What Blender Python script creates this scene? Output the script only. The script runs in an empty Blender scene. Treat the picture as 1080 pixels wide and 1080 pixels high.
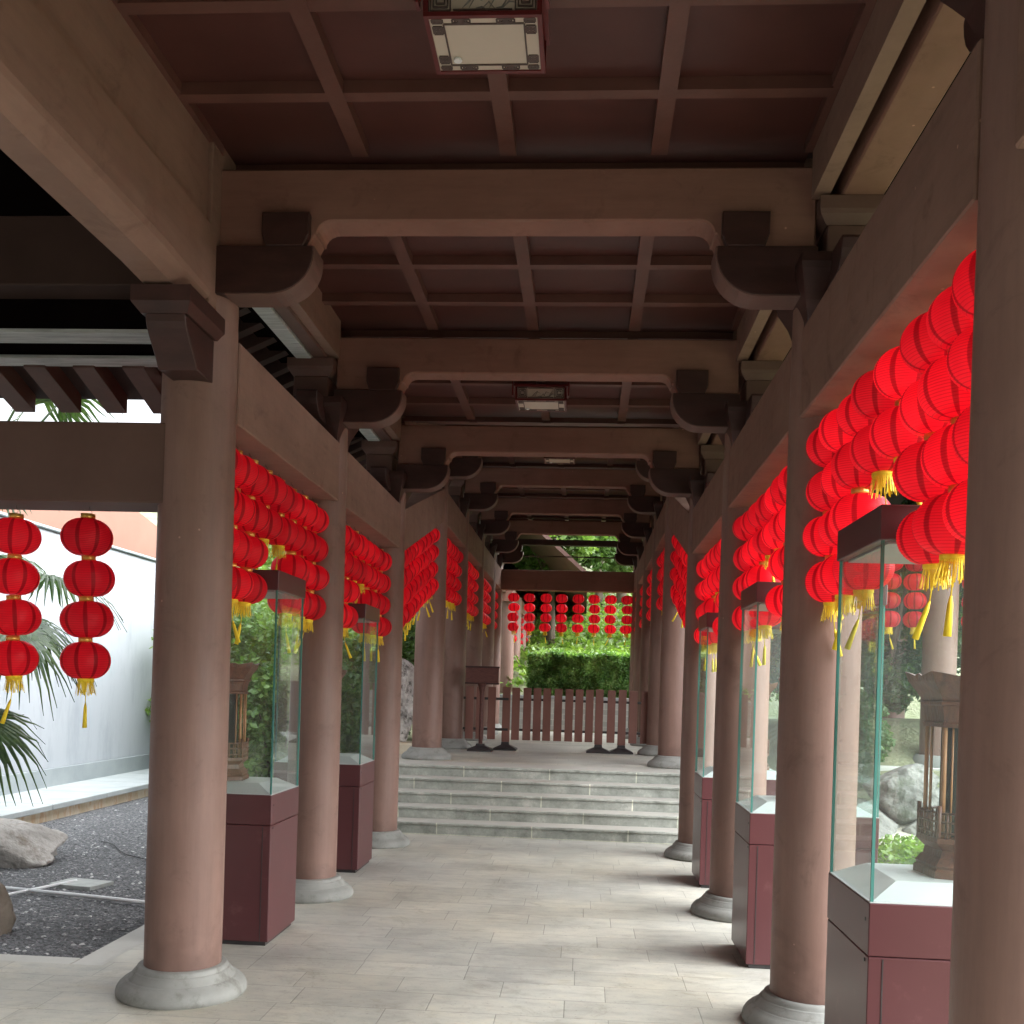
import bpy, bmesh, math, random
from mathutils import Vector, Matrix, noise
random.seed(7)
scene = bpy.context.scene
COL = scene.collection
PI = math.pi
rad = math.radians

# ------------------------------------------------------------------ helpers
def link(o, parent=None):
    COL.objects.link(o)
    if parent is not None:
        o.parent = parent
    return o

class MB:
    """collects shapes into one mesh"""
    def __init__(self):
        self.v = []; self.f = []; self.s = []
    def add(self, vs, fs, smooth=False):
        n = len(self.v)
        self.v += [tuple(p) for p in vs]
        self.f += [tuple(i + n for i in q) for q in fs]
        self.s += [smooth] * len(fs)
    def box(self, x0, x1, y0, y1, z0, z1, bev=0.0):
        if x0 > x1: x0, x1 = x1, x0
        if y0 > y1: y0, y1 = y1, y0
        if bev <= 0:
            self.add([(x0,y0,z0),(x1,y0,z0),(x1,y1,z0),(x0,y1,z0),(x0,y0,z1),(x1,y0,z1),(x1,y1,z1),(x0,y1,z1)],
                     [(0,3,2,1),(4,5,6,7),(0,1,5,4),(1,2,6,5),(2,3,7,6),(3,0,4,7)])
            return
        bm = bmesh.new()
        vs = [bm.verts.new(p) for p in [(x0,y0,z0),(x1,y0,z0),(x1,y1,z0),(x0,y1,z0),(x0,y0,z1),(x1,y0,z1),(x1,y1,z1),(x0,y1,z1)]]
        for q in [(0,3,2,1),(4,5,6,7),(0,1,5,4),(1,2,6,5),(2,3,7,6),(3,0,4,7)]:
            bm.faces.new([vs[i] for i in q])
        bmesh.ops.bevel(bm, geom=bm.edges[:], offset=bev, segments=1, affect='EDGES')
        self.addbm(bm)
    def addbm(self, bm, smooth=False, M=None):
        bm.verts.index_update()
        self.add([(M @ v.co) if M else v.co for v in bm.verts], [[v.index for v in f.verts] for f in bm.faces], smooth)
        bm.free()
    def prism(self, poly, a, b, axis='y', bev=0.0):
        """poly: list of 2D points; extruded along axis from a to b.  y: (x,z); x: (y,z); z: (x,y)"""
        def P(p, t):
            return {'y': (p[0], t, p[1]), 'x': (t, p[0], p[1]), 'z': (p[0], p[1], t)}[axis]
        bm = bmesh.new()
        v0 = [bm.verts.new(P(p, a)) for p in poly]; v1 = [bm.verts.new(P(p, b)) for p in poly]
        n = len(poly)
        f0 = bm.faces.new(v0); f1 = bm.faces.new(v1[::-1])
        for i in range(n):
            j = (i + 1) % n
            bm.faces.new((v0[j], v0[i], v1[i], v1[j]))
        bmesh.ops.recalc_face_normals(bm, faces=bm.faces[:])
        if bev > 0:
            es = [e for e in bm.edges if (f0 in e.link_faces or f1 in e.link_faces)]
            bmesh.ops.bevel(bm, geom=es, offset=bev, segments=1, affect='EDGES')
        self.addbm(bm)
    def lathe(self, prof, seg=32, c=(0,0,0), smooth=True, rfun=None, cap=True, rot=0.0):
        """prof: list of (r,z)"""
        vs = []; fs = []
        n = len(prof)
        for k, (r, z) in enumerate(prof):
            for i in range(seg):
                a = 2*PI*i/seg + rot
                rr = r * (rfun(a, k) if rfun else 1)
                vs.append((c[0] + rr*math.cos(a), c[1] + rr*math.sin(a), c[2] + z))
        for k in range(n-1):
            for i in range(seg):
                j = (i+1) % seg
                fs.append((k*seg+i, k*seg+j, (k+1)*seg+j, (k+1)*seg+i))
        self.add(vs, fs, smooth)
        if cap:
            self.add(vs[:seg][::-1], [tuple(range(seg))], False)
            self.add(vs[-seg:], [tuple(range(seg))], False)
    def tube(self, pts, r, seg=8, smooth=True, taper=None):
        pts = [Vector(p) for p in pts]
        vs = []; fs = []
        for k, p in enumerate(pts):
            d = (pts[min(k+1, len(pts)-1)] - pts[max(k-1, 0)]).normalized()
            u = d.orthogonal().normalized() if abs(d.z) < .99 else Vector((1,0,0))
            if abs(d.z) < .99:
                u = d.cross(Vector((0,0,1))).normalized()
            w = d.cross(u).normalized()
            rr = r if taper is None else r * taper[k]
            for i in range(seg):
                a = 2*PI*i/seg
                vs.append(p + (u*math.cos(a) + w*math.sin(a))*rr)
        for k in range(len(pts)-1):
            for i in range(seg):
                j = (i+1) % seg
                fs.append((k*seg+i, k*seg+j, (k+1)*seg+j, (k+1)*seg+i))
        fs.append(tuple(range(seg))[::-1]); fs.append(tuple((len(pts)-1)*seg+i for i in range(seg)))
        self.add(vs, fs, smooth)
    def rock(self, c, s, seed=0, sub=3, rough=.25, flat=None):
        bm = bmesh.new()
        bmesh.ops.create_icosphere(bm, subdivisions=sub, radius=1)
        o = Vector((seed*7.3, seed*3.1, seed*1.7))
        for v in bm.verts:
            n1 = noise.noise(v.co*1.1 + o); n2 = noise.noise(v.co*3.2 + o)
            q = v.co.copy()
            k = 1 + rough*(n1*1.3 + n2*.5 - .45*abs(noise.noise(v.co*5.0 + o)) + .18*noise.noise(v.co*11 + o))
            # planar facets
            q = q * k
            for d in range(9):
                r2 = random.Random(seed*13 + d)
                nn = Vector((r2.uniform(-1,1), r2.uniform(-1,1), r2.uniform(-.6,1))).normalized()
                h = q.dot(nn) - .72
                if h > 0: q -= nn*h*.92
            q = Vector((q.x*s[0], q.y*s[1], q.z*s[2]))
            if flat is not None and q.z < flat: q.z = flat + (q.z-flat)*.1
            v.co = q + Vector(c)
        self.addbm(bm, True)
    def build(self, name, mat, parent=None, data_only=False):
        me = bpy.data.meshes.new(name)
        me.from_pydata(self.v, [], self.f)
        me.polygons.foreach_set('use_smooth', self.s)
        me.materials.append(mat)
        me.update()
        if data_only: return me
        return link(bpy.data.objects.new(name, me), parent)

def tag(o, label=None, cat=None, group=None, kind=None):
    if label: o['label'] = label
    if cat: o['category'] = cat
    if group: o['group'] = group
    if kind: o['kind'] = kind
    return o
def empty(name, loc, label=None, cat=None, group=None, rz=0):
    o = bpy.data.objects.new(name, None); o.empty_display_size = .1
    o.location = loc; o.rotation_euler = (0, 0, rz)
    COL.objects.link(o)
    return tag(o, label, cat, group)
def child(name, me, parent, loc=(0,0,0), rz=0, scale=None):
    o = bpy.data.objects.new(name, me); o.parent = parent; o.location = loc; o.rotation_euler = (0,0,rz)
    if scale: o.scale = scale
    COL.objects.link(o); return o
def copy_tree(o, parent=None):
    c = o.copy(); COL.objects.link(c); c.parent = parent
    for ch in [k for k in o.children]:
        copy_tree(ch, c)
    return c

# ------------------------------------------------------------------ materials
def new_mat(name):
    m = bpy.data.materials.new(name); m.use_nodes = True
    nt = m.node_tree
    for n in list(nt.nodes): nt.nodes.remove(n)
    out = nt.nodes.new('ShaderNodeOutputMaterial')
    b = nt.nodes.new('ShaderNodeBsdfPrincipled')
    nt.links.new(b.outputs[0], out.inputs[0])
    return m, nt, b, out
def N(nt, t, **kw):
    n = nt.nodes.new(t)
    for k, v in kw.items():
        if k in n.inputs.keys(): n.inputs[k].default_value = v
        else: setattr(n, k, v)
    return n
def ramp(nt, fac, stops):
    r = nt.nodes.new('ShaderNodeValToRGB')
    e = r.color_ramp.elements
    while len(e) > 1: e.remove(e[-1])
    e[0].position = stops[0][0]; e[0].color = (*stops[0][1], 1)
    for p, c in stops[1:]:
        k = e.new(p); k.color = (*c, 1)
    nt.links.new(fac, r.inputs[0]); return r.outputs[0]
def coords(nt, kind='pos', scale=(1,1,1)):
    if kind == 'pos':
        g = nt.nodes.new('ShaderNodeNewGeometry'); o = g.outputs['Position']
    else:
        g = nt.nodes.new('ShaderNodeTexCoord'); o = g.outputs['Object']
    mp = nt.nodes.new('ShaderNodeMapping'); mp.inputs['Scale'].default_value = scale
    nt.links.new(o, mp.inputs[0]); return mp.outputs[0]
def mixc(nt, a, b, fac, mode='MIX'):
    m = nt.nodes.new('ShaderNodeMix'); m.data_type = 'RGBA'; m.blend_type = mode
    for s, val in ((6, a), (7, b)):
        if isinstance(val, (tuple, list)): m.inputs[s].default_value = (*val, 1)
        else: nt.links.new(val, m.inputs[s])
    if isinstance(fac, (int, float)): m.inputs[0].default_value = fac
    else: nt.links.new(fac, m.inputs[0])
    return m.outputs[2]
def bump(nt, b, h, strength=.2, dist=.01):
    k = nt.nodes.new('ShaderNodeBump'); k.inputs['Strength'].default_value = strength; k.inputs['Distance'].default_value = dist
    nt.links.new(h, k.inputs['Height']); nt.links.new(k.outputs[0], b.inputs['Normal'])
def simple(name, c1, c2, scale=3, rough=.6, stretch=(1,1,1), bstr=.15, bscale=40, bdist=.004, kind='pos', spec=.4, dirt=None):
    m, nt, b, out = new_mat(name)
    co = coords(nt, kind, stretch)
    n1 = N(nt, 'ShaderNodeTexNoise', Scale=scale, Detail=6, Roughness=.6); nt.links.new(co, n1.inputs['Vector'])
    col = ramp(nt, n1.outputs[0], [(.3, c1), (.7, c2)])
    if dirt:
        n3 = N(nt, 'ShaderNodeTexNoise', Scale=dirt[1], Detail=8, Roughness=.7); nt.links.new(co, n3.inputs['Vector'])
        f = ramp(nt, n3.outputs[0], [(dirt[2], (0,0,0)), (dirt[3], (1,1,1))])
        col = mixc(nt, col, dirt[0], f)
    nt.links.new(col, b.inputs['Base Color'])
    b.inputs['Roughness'].default_value = rough
    b.inputs['Specular IOR Level'].default_value = spec
    n2 = N(nt, 'ShaderNodeTexNoise', Scale=bscale, Detail=5); nt.links.new(co, n2.inputs['Vector'])
    bump(nt, b, n2.outputs[0], bstr, bdist)
    return m

M = {}
def painted(name, c1, c2, stain, rough=.5, spec=.25, scuff=True, brush=(6,6,.5)):
    """brushed paint: broad patches, fine brush drag, drips, pin-holes and (low down) scuffs"""
    m, nt, b, out = new_mat(name)
    co = coords(nt)
    n1 = N(nt, 'ShaderNodeTexNoise', Scale=1.7, Detail=5, Roughness=.6); nt.links.new(co, n1.inputs['Vector'])
    c = ramp(nt, n1.outputs[0], [(.30, c1), (.70, c2)])
    cb = coords(nt, 'pos', brush)
    n2 = N(nt, 'ShaderNodeTexNoise', Scale=3.0, Detail=8, Roughness=.75); nt.links.new(cb, n2.inputs['Vector'])
    f2 = ramp(nt, n2.outputs[0], [(.30, (.86,.86,.86)), (.52, (1,1,1)), (.72, (1.10,1.10,1.09))])
    c = mixc(nt, c, f2, 1.0, 'MULTIPLY')
    n3 = N(nt, 'ShaderNodeTexNoise', Scale=4.5, Detail=9, Roughness=.75, Distortion=.6); nt.links.new(co, n3.inputs['Vector'])
    f3 = ramp(nt, n3.outputs[0], [(.56, (0,0,0)), (.74, (.75,)*3)])
    c = mixc(nt, c, stain, f3)
    v = N(nt, 'ShaderNodeTexVoronoi', Scale=6.0); nt.links.new(co, v.inputs['Vector'])
    fv = ramp(nt, v.outputs['Distance'], [(.018, (1,1,1)), (.04, (0,0,0))])
    c = mixc(nt, c, [k*1.9 for k in c2], fv)
    if scuff:
        sx = N(nt, 'ShaderNodeTexCoord'); sz = N(nt, 'ShaderNodeSeparateXYZ'); nt.links.new(sx.outputs['Object'], sz.inputs[0])
        n5 = N(nt, 'ShaderNodeTexNoise', Scale=9, Detail=6); nt.links.new(co, n5.inputs['Vector'])
        a = N(nt, 'ShaderNodeMath', operation='MULTIPLY_ADD'); a.inputs[1].default_value = .55; nt.links.new(n5.outputs[0], a.inputs[0]); nt.links.new(sz.outputs[2], a.inputs[2])
        f5 = ramp(nt, a.outputs[0], [(.22, (.6,)*3), (.42, (0,0,0))])
        c = mixc(nt, c, [k*.62 for k in c1], f5)
    nt.links.new(c, b.inputs['Base Color'])
    r = ramp(nt, n3.outputs[0], [(.3, (rough-.06,)*3), (.7, (rough+.14,)*3)]); nt.links.new(r, b.inputs['Roughness'])
    b.inputs['Specular IOR Level'].default_value = spec
    n6 = N(nt, 'ShaderNodeTexNoise', Scale=18, Detail=5); nt.links.new(co, n6.inputs['Vector'])
    ad = N(nt, 'ShaderNodeMath', operation='ADD'); nt.links.new(n6.outputs[0], ad.inputs[0]); nt.links.new(n2.outputs[0], ad.inputs[1])
    bump(nt, b, ad.outputs[0], .16, .005)
    return m
M['column'] = painted('column_paint', (.190,.112,.089), (.232,.141,.113), (.125,.073,.058), .46, .30)
M['beam'] = painted('beam_paint', (.20,.118,.089), (.25,.152,.116), (.13,.074,.056), .6, .2, False, (.5,.5,5))
M['cross'] = painted('cross_beam_paint', (.195,.098,.073), (.24,.126,.095), (.125,.062,.046), .58, .2, False, (.5,.5,5))
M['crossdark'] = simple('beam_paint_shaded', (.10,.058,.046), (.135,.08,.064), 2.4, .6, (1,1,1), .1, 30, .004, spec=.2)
M['crossdk2'] = simple('beam_paint_deep_shade', (.035,.02,.016), (.052,.03,.024), 2.4, .7, (1,1,1), .1, 30, .004, spec=.15)  # darker copy of the beam paint, passage shade put into the colour
M['black'] = simple('board_shade_black', (.003,.002,.002), (.006,.004,.004), 3, 1.0, spec=0)  # near-black, the shade under the roof put into the colour
M['dark'] = simple('dark_brown_wood', (.030,.012,.0095), (.053,.021,.017), 6, .5, (1,1,3), .2, 60, .003)
M['panel'] = simple('ceiling_panel_paint', (.060,.021,.017), (.085,.030,.024), 2.5, .42, (1,1,1), .08, 14, .004, spec=.3, dirt=((.06,.02,.016), 3, .55, .85))
M['rib'] = simple('ceiling_rib_paint', (.092,.038,.029), (.125,.054,.041), 5, .45, (1,1,1), .15, 50, .003)
M['eave'] = simple('eave_board_dark', (.03,.016,.014), (.06,.032,.027), 5, .7, (1,1,1), .2, 50, .003)
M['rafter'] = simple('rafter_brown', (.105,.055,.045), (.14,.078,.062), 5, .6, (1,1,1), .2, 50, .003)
M['pale'] = simple('skylit_pale_board', (.30,.31,.30), (.55,.56,.54), 4, .7, (1,8,8), .2, 40, .003, dirt=((.08,.08,.08), 9, .6, .72))  # pale tone stands in for sky light on the eave boards
M['tile'] = simple('roof_tile_grey', (.07,.07,.07), (.12,.12,.115), 3, .8)
M['base'] = simple('column_base_stone', (.20,.203,.187), (.275,.276,.252), 5, .65, (1,1,1), .35, 60, .004, dirt=((.14,.135,.115), 9, .52, .72))
M['case'] = simple('case_maroon_laminate', (.078,.024,.026), (.094,.030,.032), 1.5, .34, (1,1,1), .04, 20, .002, spec=.4, dirt=((.15,.065,.065), 6, .60, .82))
M['case_cap'] = simple('case_dark_cap', (.075,.038,.040), (.09,.046,.047), 1.5, .35, (1,1,1), .03, 20, .002)
M['deck'] = simple('display_deck_white', (.40,.425,.415), (.47,.49,.48), 2, .4, (1,1,1), .05, 30, .002)
M['deckgrey'] = simple('display_deck_grey', (.30,.31,.31), (.36,.37,.365), 2, .45, (1,1,1), .05, 30, .002)
M['wood'] = simple('carved_rosewood', (.085,.030,.018), (.16,.062,.034), 22, .4, (1,1,.3), .5, 130, .004, dirt=((.06,.025,.018), 50, .5, .7))
M['woodlight'] = simple('carved_wood_light', (.30,.14,.06), (.42,.21,.095), 18, .4, (1,1,.3), .5, 130, .004)
M['signwood'] = simple('sign_dark_wood', (.07,.025,.02), (.12,.045,.035), 16, .5, (1,1,5), .4, 60, .004)
M['fence'] = simple('fence_brown_paint', (.165,.072,.055), (.21,.095,.072), 5, .5, (1,1,.5), .1, 40, .003)
M['metal'] = simple('dark_metal', (.025,.022,.022), (.05,.045,.045), 5, .4)
M['gold'] = simple('gold_foil', (.62,.33,.06), (.85,.55,.14), 30, .3, (1,1,1), .2, 90, .002)
M['gold'].node_tree.nodes['Principled BSDF'].inputs['Metallic'].default_value = .55
M['tassel'] = simple('yellow_tassel', (.75,.50,.015), (.92,.72,.05), 60, .7, (1,1,.1), .4, 200, .003)
M['wire'] = simple('hook_wire', (.04,.035,.03), (.07,.06,.05), 20, .5)
M['rock'] = simple('grey_rock', (.12,.118,.108), (.25,.243,.22), 3.2, .9, (1,1,1), 1.0, 7, .08, dirt=((.07,.075,.055), 5, .48, .62))
M['palerock'] = simple('pale_boulder', (.30,.285,.26), (.46,.44,.41), 2.6, .9, (1,1,1), 1.0, 9, .05, dirt=((.15,.125,.095), 4, .52, .68))
M['brownrock'] = simple('brown_rock', (.13,.105,.08), (.26,.22,.175), 3, .85, (1,1,1), .8, 12, .04)
M['carved'] = simple('pale_scholar_rock', (.28,.26,.24), (.62,.59,.55), 9, .8, (1,1,1), .9, 14, .05, dirt=((.10,.09,.08), 8, .5, .62))
M['curb'] = simple('curb_pale_stone', (.30,.335,.335), (.41,.44,.435), 3, .7, (1,1,1), .3, 30, .006)
M['curbside'] = simple('curb_stained_side', (.42,.34,.22), (.55,.50,.40), 2.0, .8, (1,2,1), .3, 20, .006, dirt=((.40,.22,.10), 3, .5, .66))
M['plinth'] = simple('wall_plinth_grey', (.25,.285,.295), (.33,.365,.37), 2, .8, (1,1,1), .2, 30, .004)
M['whitewall'] = simple('white_render', (.35,.38,.405), (.41,.435,.46), .6, .9, (1,1.2,.35), .12, 18, .006, dirt=((.26,.29,.315), 1.6, .50, .78))
M['pinkwall'] = simple('salmon_render', (.21,.105,.075), (.25,.13,.093), .8, .85)
M['bark'] = simple('bark', (.08,.06,.045), (.16,.125,.095), 8, .9, (1,1,.3), .8, 18, .03)
M['soil'] = simple('earth_path', (.30,.27,.22), (.46,.43,.37), 3, .95, (1,1,1), .5, 30, .02)
M['white_plastic'] = simple('white_pipe', (.62,.64,.65), (.74,.75,.75), 6, .4)
M['plate'] = simple('pale_cover_plate', (.27,.29,.275), (.38,.40,.375), 14, .6, (1,1,1), .3, 40, .004)
M['cable'] = simple('black_cable', (.02,.02,.022), (.04,.04,.045), 6, .5)
M['lampred'] = simple('lamp_red_lacquer', (.085,.012,.012), (.125,.02,.019), 6, .35)
M['lampcream'] = simple('lamp_cream_acrylic', (.47,.40,.32), (.53,.455,.37), 3, .3)
M['fret'] = simple('lamp_fret_dark', (.055,.035,.03), (.10,.07,.06), 30, .5)
M['ink'] = simple('ink_brush_dark', (.12,.11,.10), (.22,.20,.18), 30, .6)

# stone paving floor
def paving(name, cA, cB, cC, bw=.52, bh=.26, mortar=.0035):
    m, nt, b, out = new_mat(name)
    co = coords(nt)
    sx = N(nt, 'ShaderNodeSeparateXYZ'); nt.links.new(co, sx.inputs[0])
    # every course gets its own shift and slab length
    dv = N(nt, 'ShaderNodeMath', operation='DIVIDE'); dv.inputs[1].default_value = bh; nt.links.new(sx.outputs[1], dv.inputs[0])
    fl = N(nt, 'ShaderNodeMath', operation='FLOOR'); nt.links.new(dv.outputs[0], fl.inputs[0])
    wn = N(nt, 'ShaderNodeTexWhiteNoise'); wn.noise_dimensions = '1D'; nt.links.new(fl.outputs[0], wn.inputs['W'])
    ws = N(nt, 'ShaderNodeSeparateColor'); nt.links.new(wn.outputs['Color'], ws.inputs[0])
    k1 = N(nt, 'ShaderNodeMath', operation='MULTIPLY_ADD'); k1.inputs[1].default_value = .35; k1.inputs[2].default_value = .82; nt.links.new(ws.outputs[1], k1.inputs[0])
    x1 = N(nt, 'ShaderNodeMath', operation='MULTIPLY'); nt.links.new(sx.outputs[0], x1.inputs[0]); nt.links.new(k1.outputs[0], x1.inputs[1])
    k2 = N(nt, 'ShaderNodeMath', operation='MULTIPLY_ADD'); k2.inputs[1].default_value = 1.7; nt.links.new(ws.outputs[0], k2.inputs[0]); nt.links.new(x1.outputs[0], k2.inputs[2])
    # bend the long slab rows a touch
    nb = N(nt, 'ShaderNodeTexNoise', Scale=5, Detail=2); nt.links.new(co, nb.inputs['Vector'])
    y1 = N(nt, 'ShaderNodeMath', operation='MULTIPLY_ADD'); y1.inputs[1].default_value = .004; nt.links.new(nb.outputs[0], y1.inputs[0]); nt.links.new(sx.outputs[1], y1.inputs[2])
    cb = N(nt, 'ShaderNodeCombineXYZ'); nt.links.new(k2.outputs[0], cb.inputs[0]); nt.links.new(y1.outputs[0], cb.inputs[1])
    br = N(nt, 'ShaderNodeTexBrick', Scale=1.0); br.offset = .0
    br.inputs['Brick Width'].default_value = bw; br.inputs['Row Height'].default_value = bh
    br.inputs['Mortar Size'].default_value = mortar; br.inputs['Mortar Smooth'].default_value = .6
    br.inputs['Color1'].default_value = (*cA, 1); br.inputs['Color2'].default_value = (*cB, 1)
    br.inputs['Mortar'].default_value = (*[c*.74 for c in cA], 1)
    nt.links.new(cb.outputs[0], br.inputs['Vector'])
    n1 = N(nt, 'ShaderNodeTexNoise', Scale=1.5, Detail=9, Roughness=.62); nt.links.new(co, n1.inputs['Vector'])
    f = ramp(nt, n1.outputs[0], [(.34, (.80,.80,.80)), (.50, (1.0,1.0,.99)), (.66, (1.14,1.12,1.08))])
    c = mixc(nt, br.outputs[0], f, 1.0, 'MULTIPLY')
    co2 = coords(nt, 'pos', (1.0, 2.6, 1))
    n4 = N(nt, 'ShaderNodeTexNoise', Scale=5.5, Detail=9, Roughness=.72); nt.links.new(co2, n4.inputs['Vector'])
    f4 = ramp(nt, n4.outputs[0], [(.36, (.80,.80,.79)), (.50, (1.0,1.0,1.0)), (.66, (1.12,1.10,1.05))])
    c = mixc(nt, c, f4, .9, 'MULTIPLY')
    n6 = N(nt, 'ShaderNodeTexNoise', Scale=.55, Detail=3); nt.links.new(co, n6.inputs['Vector'])
    f6 = ramp(nt, n6.outputs[0], [(.40, (1,1,1)), (.68, (1.04,.98,.88))])
    c = mixc(nt, c, f6, .8, 'MULTIPLY')
    n7 = N(nt, 'ShaderNodeTexNoise', Scale=2.6, Detail=10, Roughness=.8, Distortion=1.2); nt.links.new(co, n7.inputs['Vector'])
    f7 = ramp(nt, n7.outputs[0], [(.54, (1,1,1)), (.62, (.84,.83,.80)), (.72, (.70,.69,.66))])
    c = mixc(nt, c, f7, .85, 'MULTIPLY')
    n5 = N(nt, 'ShaderNodeTexNoise', Scale=55, Detail=4); nt.links.new(co, n5.inputs['Vector'])
    f5 = ramp(nt, n5.outputs[0], [(.28, (.62,.61,.60)), (.38, (1,1,1))])
    c = mixc(nt, c, f5, .7, 'MULTIPLY')
    nt.links.new(c, b.inputs['Base Color'])
    rr = ramp(nt, n4.outputs[0], [(.3, (.40,)*3), (.7, (.62,)*3)])
    nt.links.new(rr, b.inputs['Roughness'])
    b.inputs['Specular IOR Level'].default_value = .4
    sub = N(nt, 'ShaderNodeMath', operation='SUBTRACT')
    nt.links.new(n4.outputs[0], sub.inputs[0]); nt.links.new(br.outputs['Fac'], sub.inputs[1])
    bump(nt, b, sub.outputs[0], .35, .004)
    return m
M['floor'] = paving('grey_brick_paving', (.40,.40,.365), (.46,.46,.42), None)
M['pad'] = simple('column_pad_stone', (.44,.435,.395), (.51,.505,.46), 4, .6, (1,1,1), .2, 40, .004)
def stepstone(name):
    m, nt, b, out = new_mat(name)
    co = coords(nt, 'pos', (1,1,1))
    n1 = N(nt, 'ShaderNodeTexNoise', Scale=5, Detail=10, Roughness=.75); nt.links.new(co, n1.inputs['Vector'])
    c = ramp(nt, n1.outputs[0], [(.30, (.16,.17,.145)), (.45, (.30,.315,.275)), (.55, (.36,.375,.33)), (.66, (.52,.51,.46))])
    br = N(nt, 'ShaderNodeTexBrick', Scale=1.0); br.inputs['Brick Width'].default_value = .95; br.inputs['Row Height'].default_value = 7.0
    br.inputs['Mortar Size'].default_value = .006; br.inputs['Color1'].default_value = (.85,)*3 + (1,); br.inputs['Color2'].default_value = (1.1,1.1,1.1,1)
    br.inputs['Mortar'].default_value = (1.7,1.65,1.5,1)
    sh = N(nt, 'ShaderNodeSeparateXYZ'); nt.links.new(co, sh.inputs[0])
    st = N(nt, 'ShaderNodeMath', operation='SNAP'); st.inputs[1].default_value = .12; nt.links.new(sh.outputs[2], st.inputs[0])
    ml = N(nt, 'ShaderNodeMath', operation='MULTIPLY'); ml.inputs[1].default_value = 3.7; nt.links.new(st.outputs[0], ml.inputs[0])
    ad = N(nt, 'ShaderNodeMath', operation='ADD'); nt.links.new(sh.outputs[0], ad.inputs[0]); nt.links.new(ml.outputs[0], ad.inputs[1])
    cb = N(nt, 'ShaderNodeCombineXYZ'); nt.links.new(ad.outputs[0], cb.inputs[0]); nt.links.new(sh.outputs[2], cb.inputs[1])
    nt.links.new(cb.outputs[0], br.inputs['Vector'])
    c = mixc(nt, c, br.outputs[0], 1.0, 'MULTIPLY')
    # upward faces are paler
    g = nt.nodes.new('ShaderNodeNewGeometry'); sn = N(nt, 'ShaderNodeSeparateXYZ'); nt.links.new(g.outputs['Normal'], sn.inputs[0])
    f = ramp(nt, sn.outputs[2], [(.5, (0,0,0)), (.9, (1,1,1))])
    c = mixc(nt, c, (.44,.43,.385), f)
    nt.links.new(c, b.inputs['Base Color']); b.inputs['Roughness'].default_value = .7
    bump(nt, b, n1.outputs[0], .6, .01)
    return m
M['step'] = stepstone('step_stone')
def brickwall(name):
    m, nt, b, out = new_mat(name)
    co = coords(nt)
    s = N(nt, 'ShaderNodeSeparateXYZ'); nt.links.new(co, s.inputs[0])
    cb = N(nt, 'ShaderNodeCombineXYZ'); nt.links.new(s.outputs[0], cb.inputs[0]); nt.links.new(s.outputs[2], cb.inputs[1])
    br = N(nt, 'ShaderNodeTexBrick', Scale=1.0); br.inputs['Brick Width'].default_value = .42; br.inputs['Row Height'].default_value = .12
    br.inputs['Mortar Size'].default_value = .008
    br.inputs['Color1'].default_value = (.32,.33,.31,1); br.inputs['Color2'].default_value = (.46,.465,.44,1); br.inputs['Mortar'].default_value = (.52,.52,.48,1)
    nt.links.new(cb.outputs[0], br.inputs['Vector']); nt.links.new(br.outputs[0], b.inputs['Base Color'])
    b.inputs['Roughness'].default_value = .85
    return m
M['brick'] = brickwall('grey_stone_courses')

def gravelmat():
    m, nt, b, out = new_mat('dark_gravel')
    co = coords(nt)
    v = N(nt, 'ShaderNodeTexVoronoi', Scale=60); nt.links.new(co, v.inputs['Vector'])
    sp = N(nt, 'ShaderNodeSeparateColor'); nt.links.new(v.outputs['Color'], sp.inputs[0])
    c = ramp(nt, sp.outputs[0], [(0, (.055,.057,.06)), (.6, (.13,.135,.14)), (.90, (.20,.205,.21)), (.985, (.38,.38,.37))])
    nt.links.new(c, b.inputs['Base Color']); b.inputs['Roughness'].default_value = .8
    bump(nt, b, v.outputs['Distance'], 1.0, .02)
    return m
M['gravel'] = gravelmat()
M['pebble_dark'] = simple('pebble_dark', (.07,.073,.078), (.19,.195,.20), 25, .75)
M['pebble_light'] = simple('pebble_light', (.35,.36,.36), (.62,.62,.60), 25, .75)
def groundmat():
    m, nt, b, out = new_mat('garden_ground')
    co = coords(nt)
    n = N(nt, 'ShaderNodeTexNoise', Scale=.9, Detail=10, Roughness=.7); nt.links.new(co, n.inputs['Vector'])
    c = ramp(nt, n.outputs[0], [(.38, (.16,.17,.10)), (.5, (.22,.23,.13)), (.62, (.30,.30,.20)), (.74, (.34,.31,.24))])
    nt.links.new(c, b.inputs['Base Color']); b.inputs['Roughness'].default_value = .95
    n2 = N(nt, 'ShaderNodeTexNoise', Scale=25, Detail=6); nt.links.new(co, n2.inputs['Vector'])
    bump(nt, b, n2.outputs[0], .8, .05)
    return m
M['ground'] = groundmat()

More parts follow.
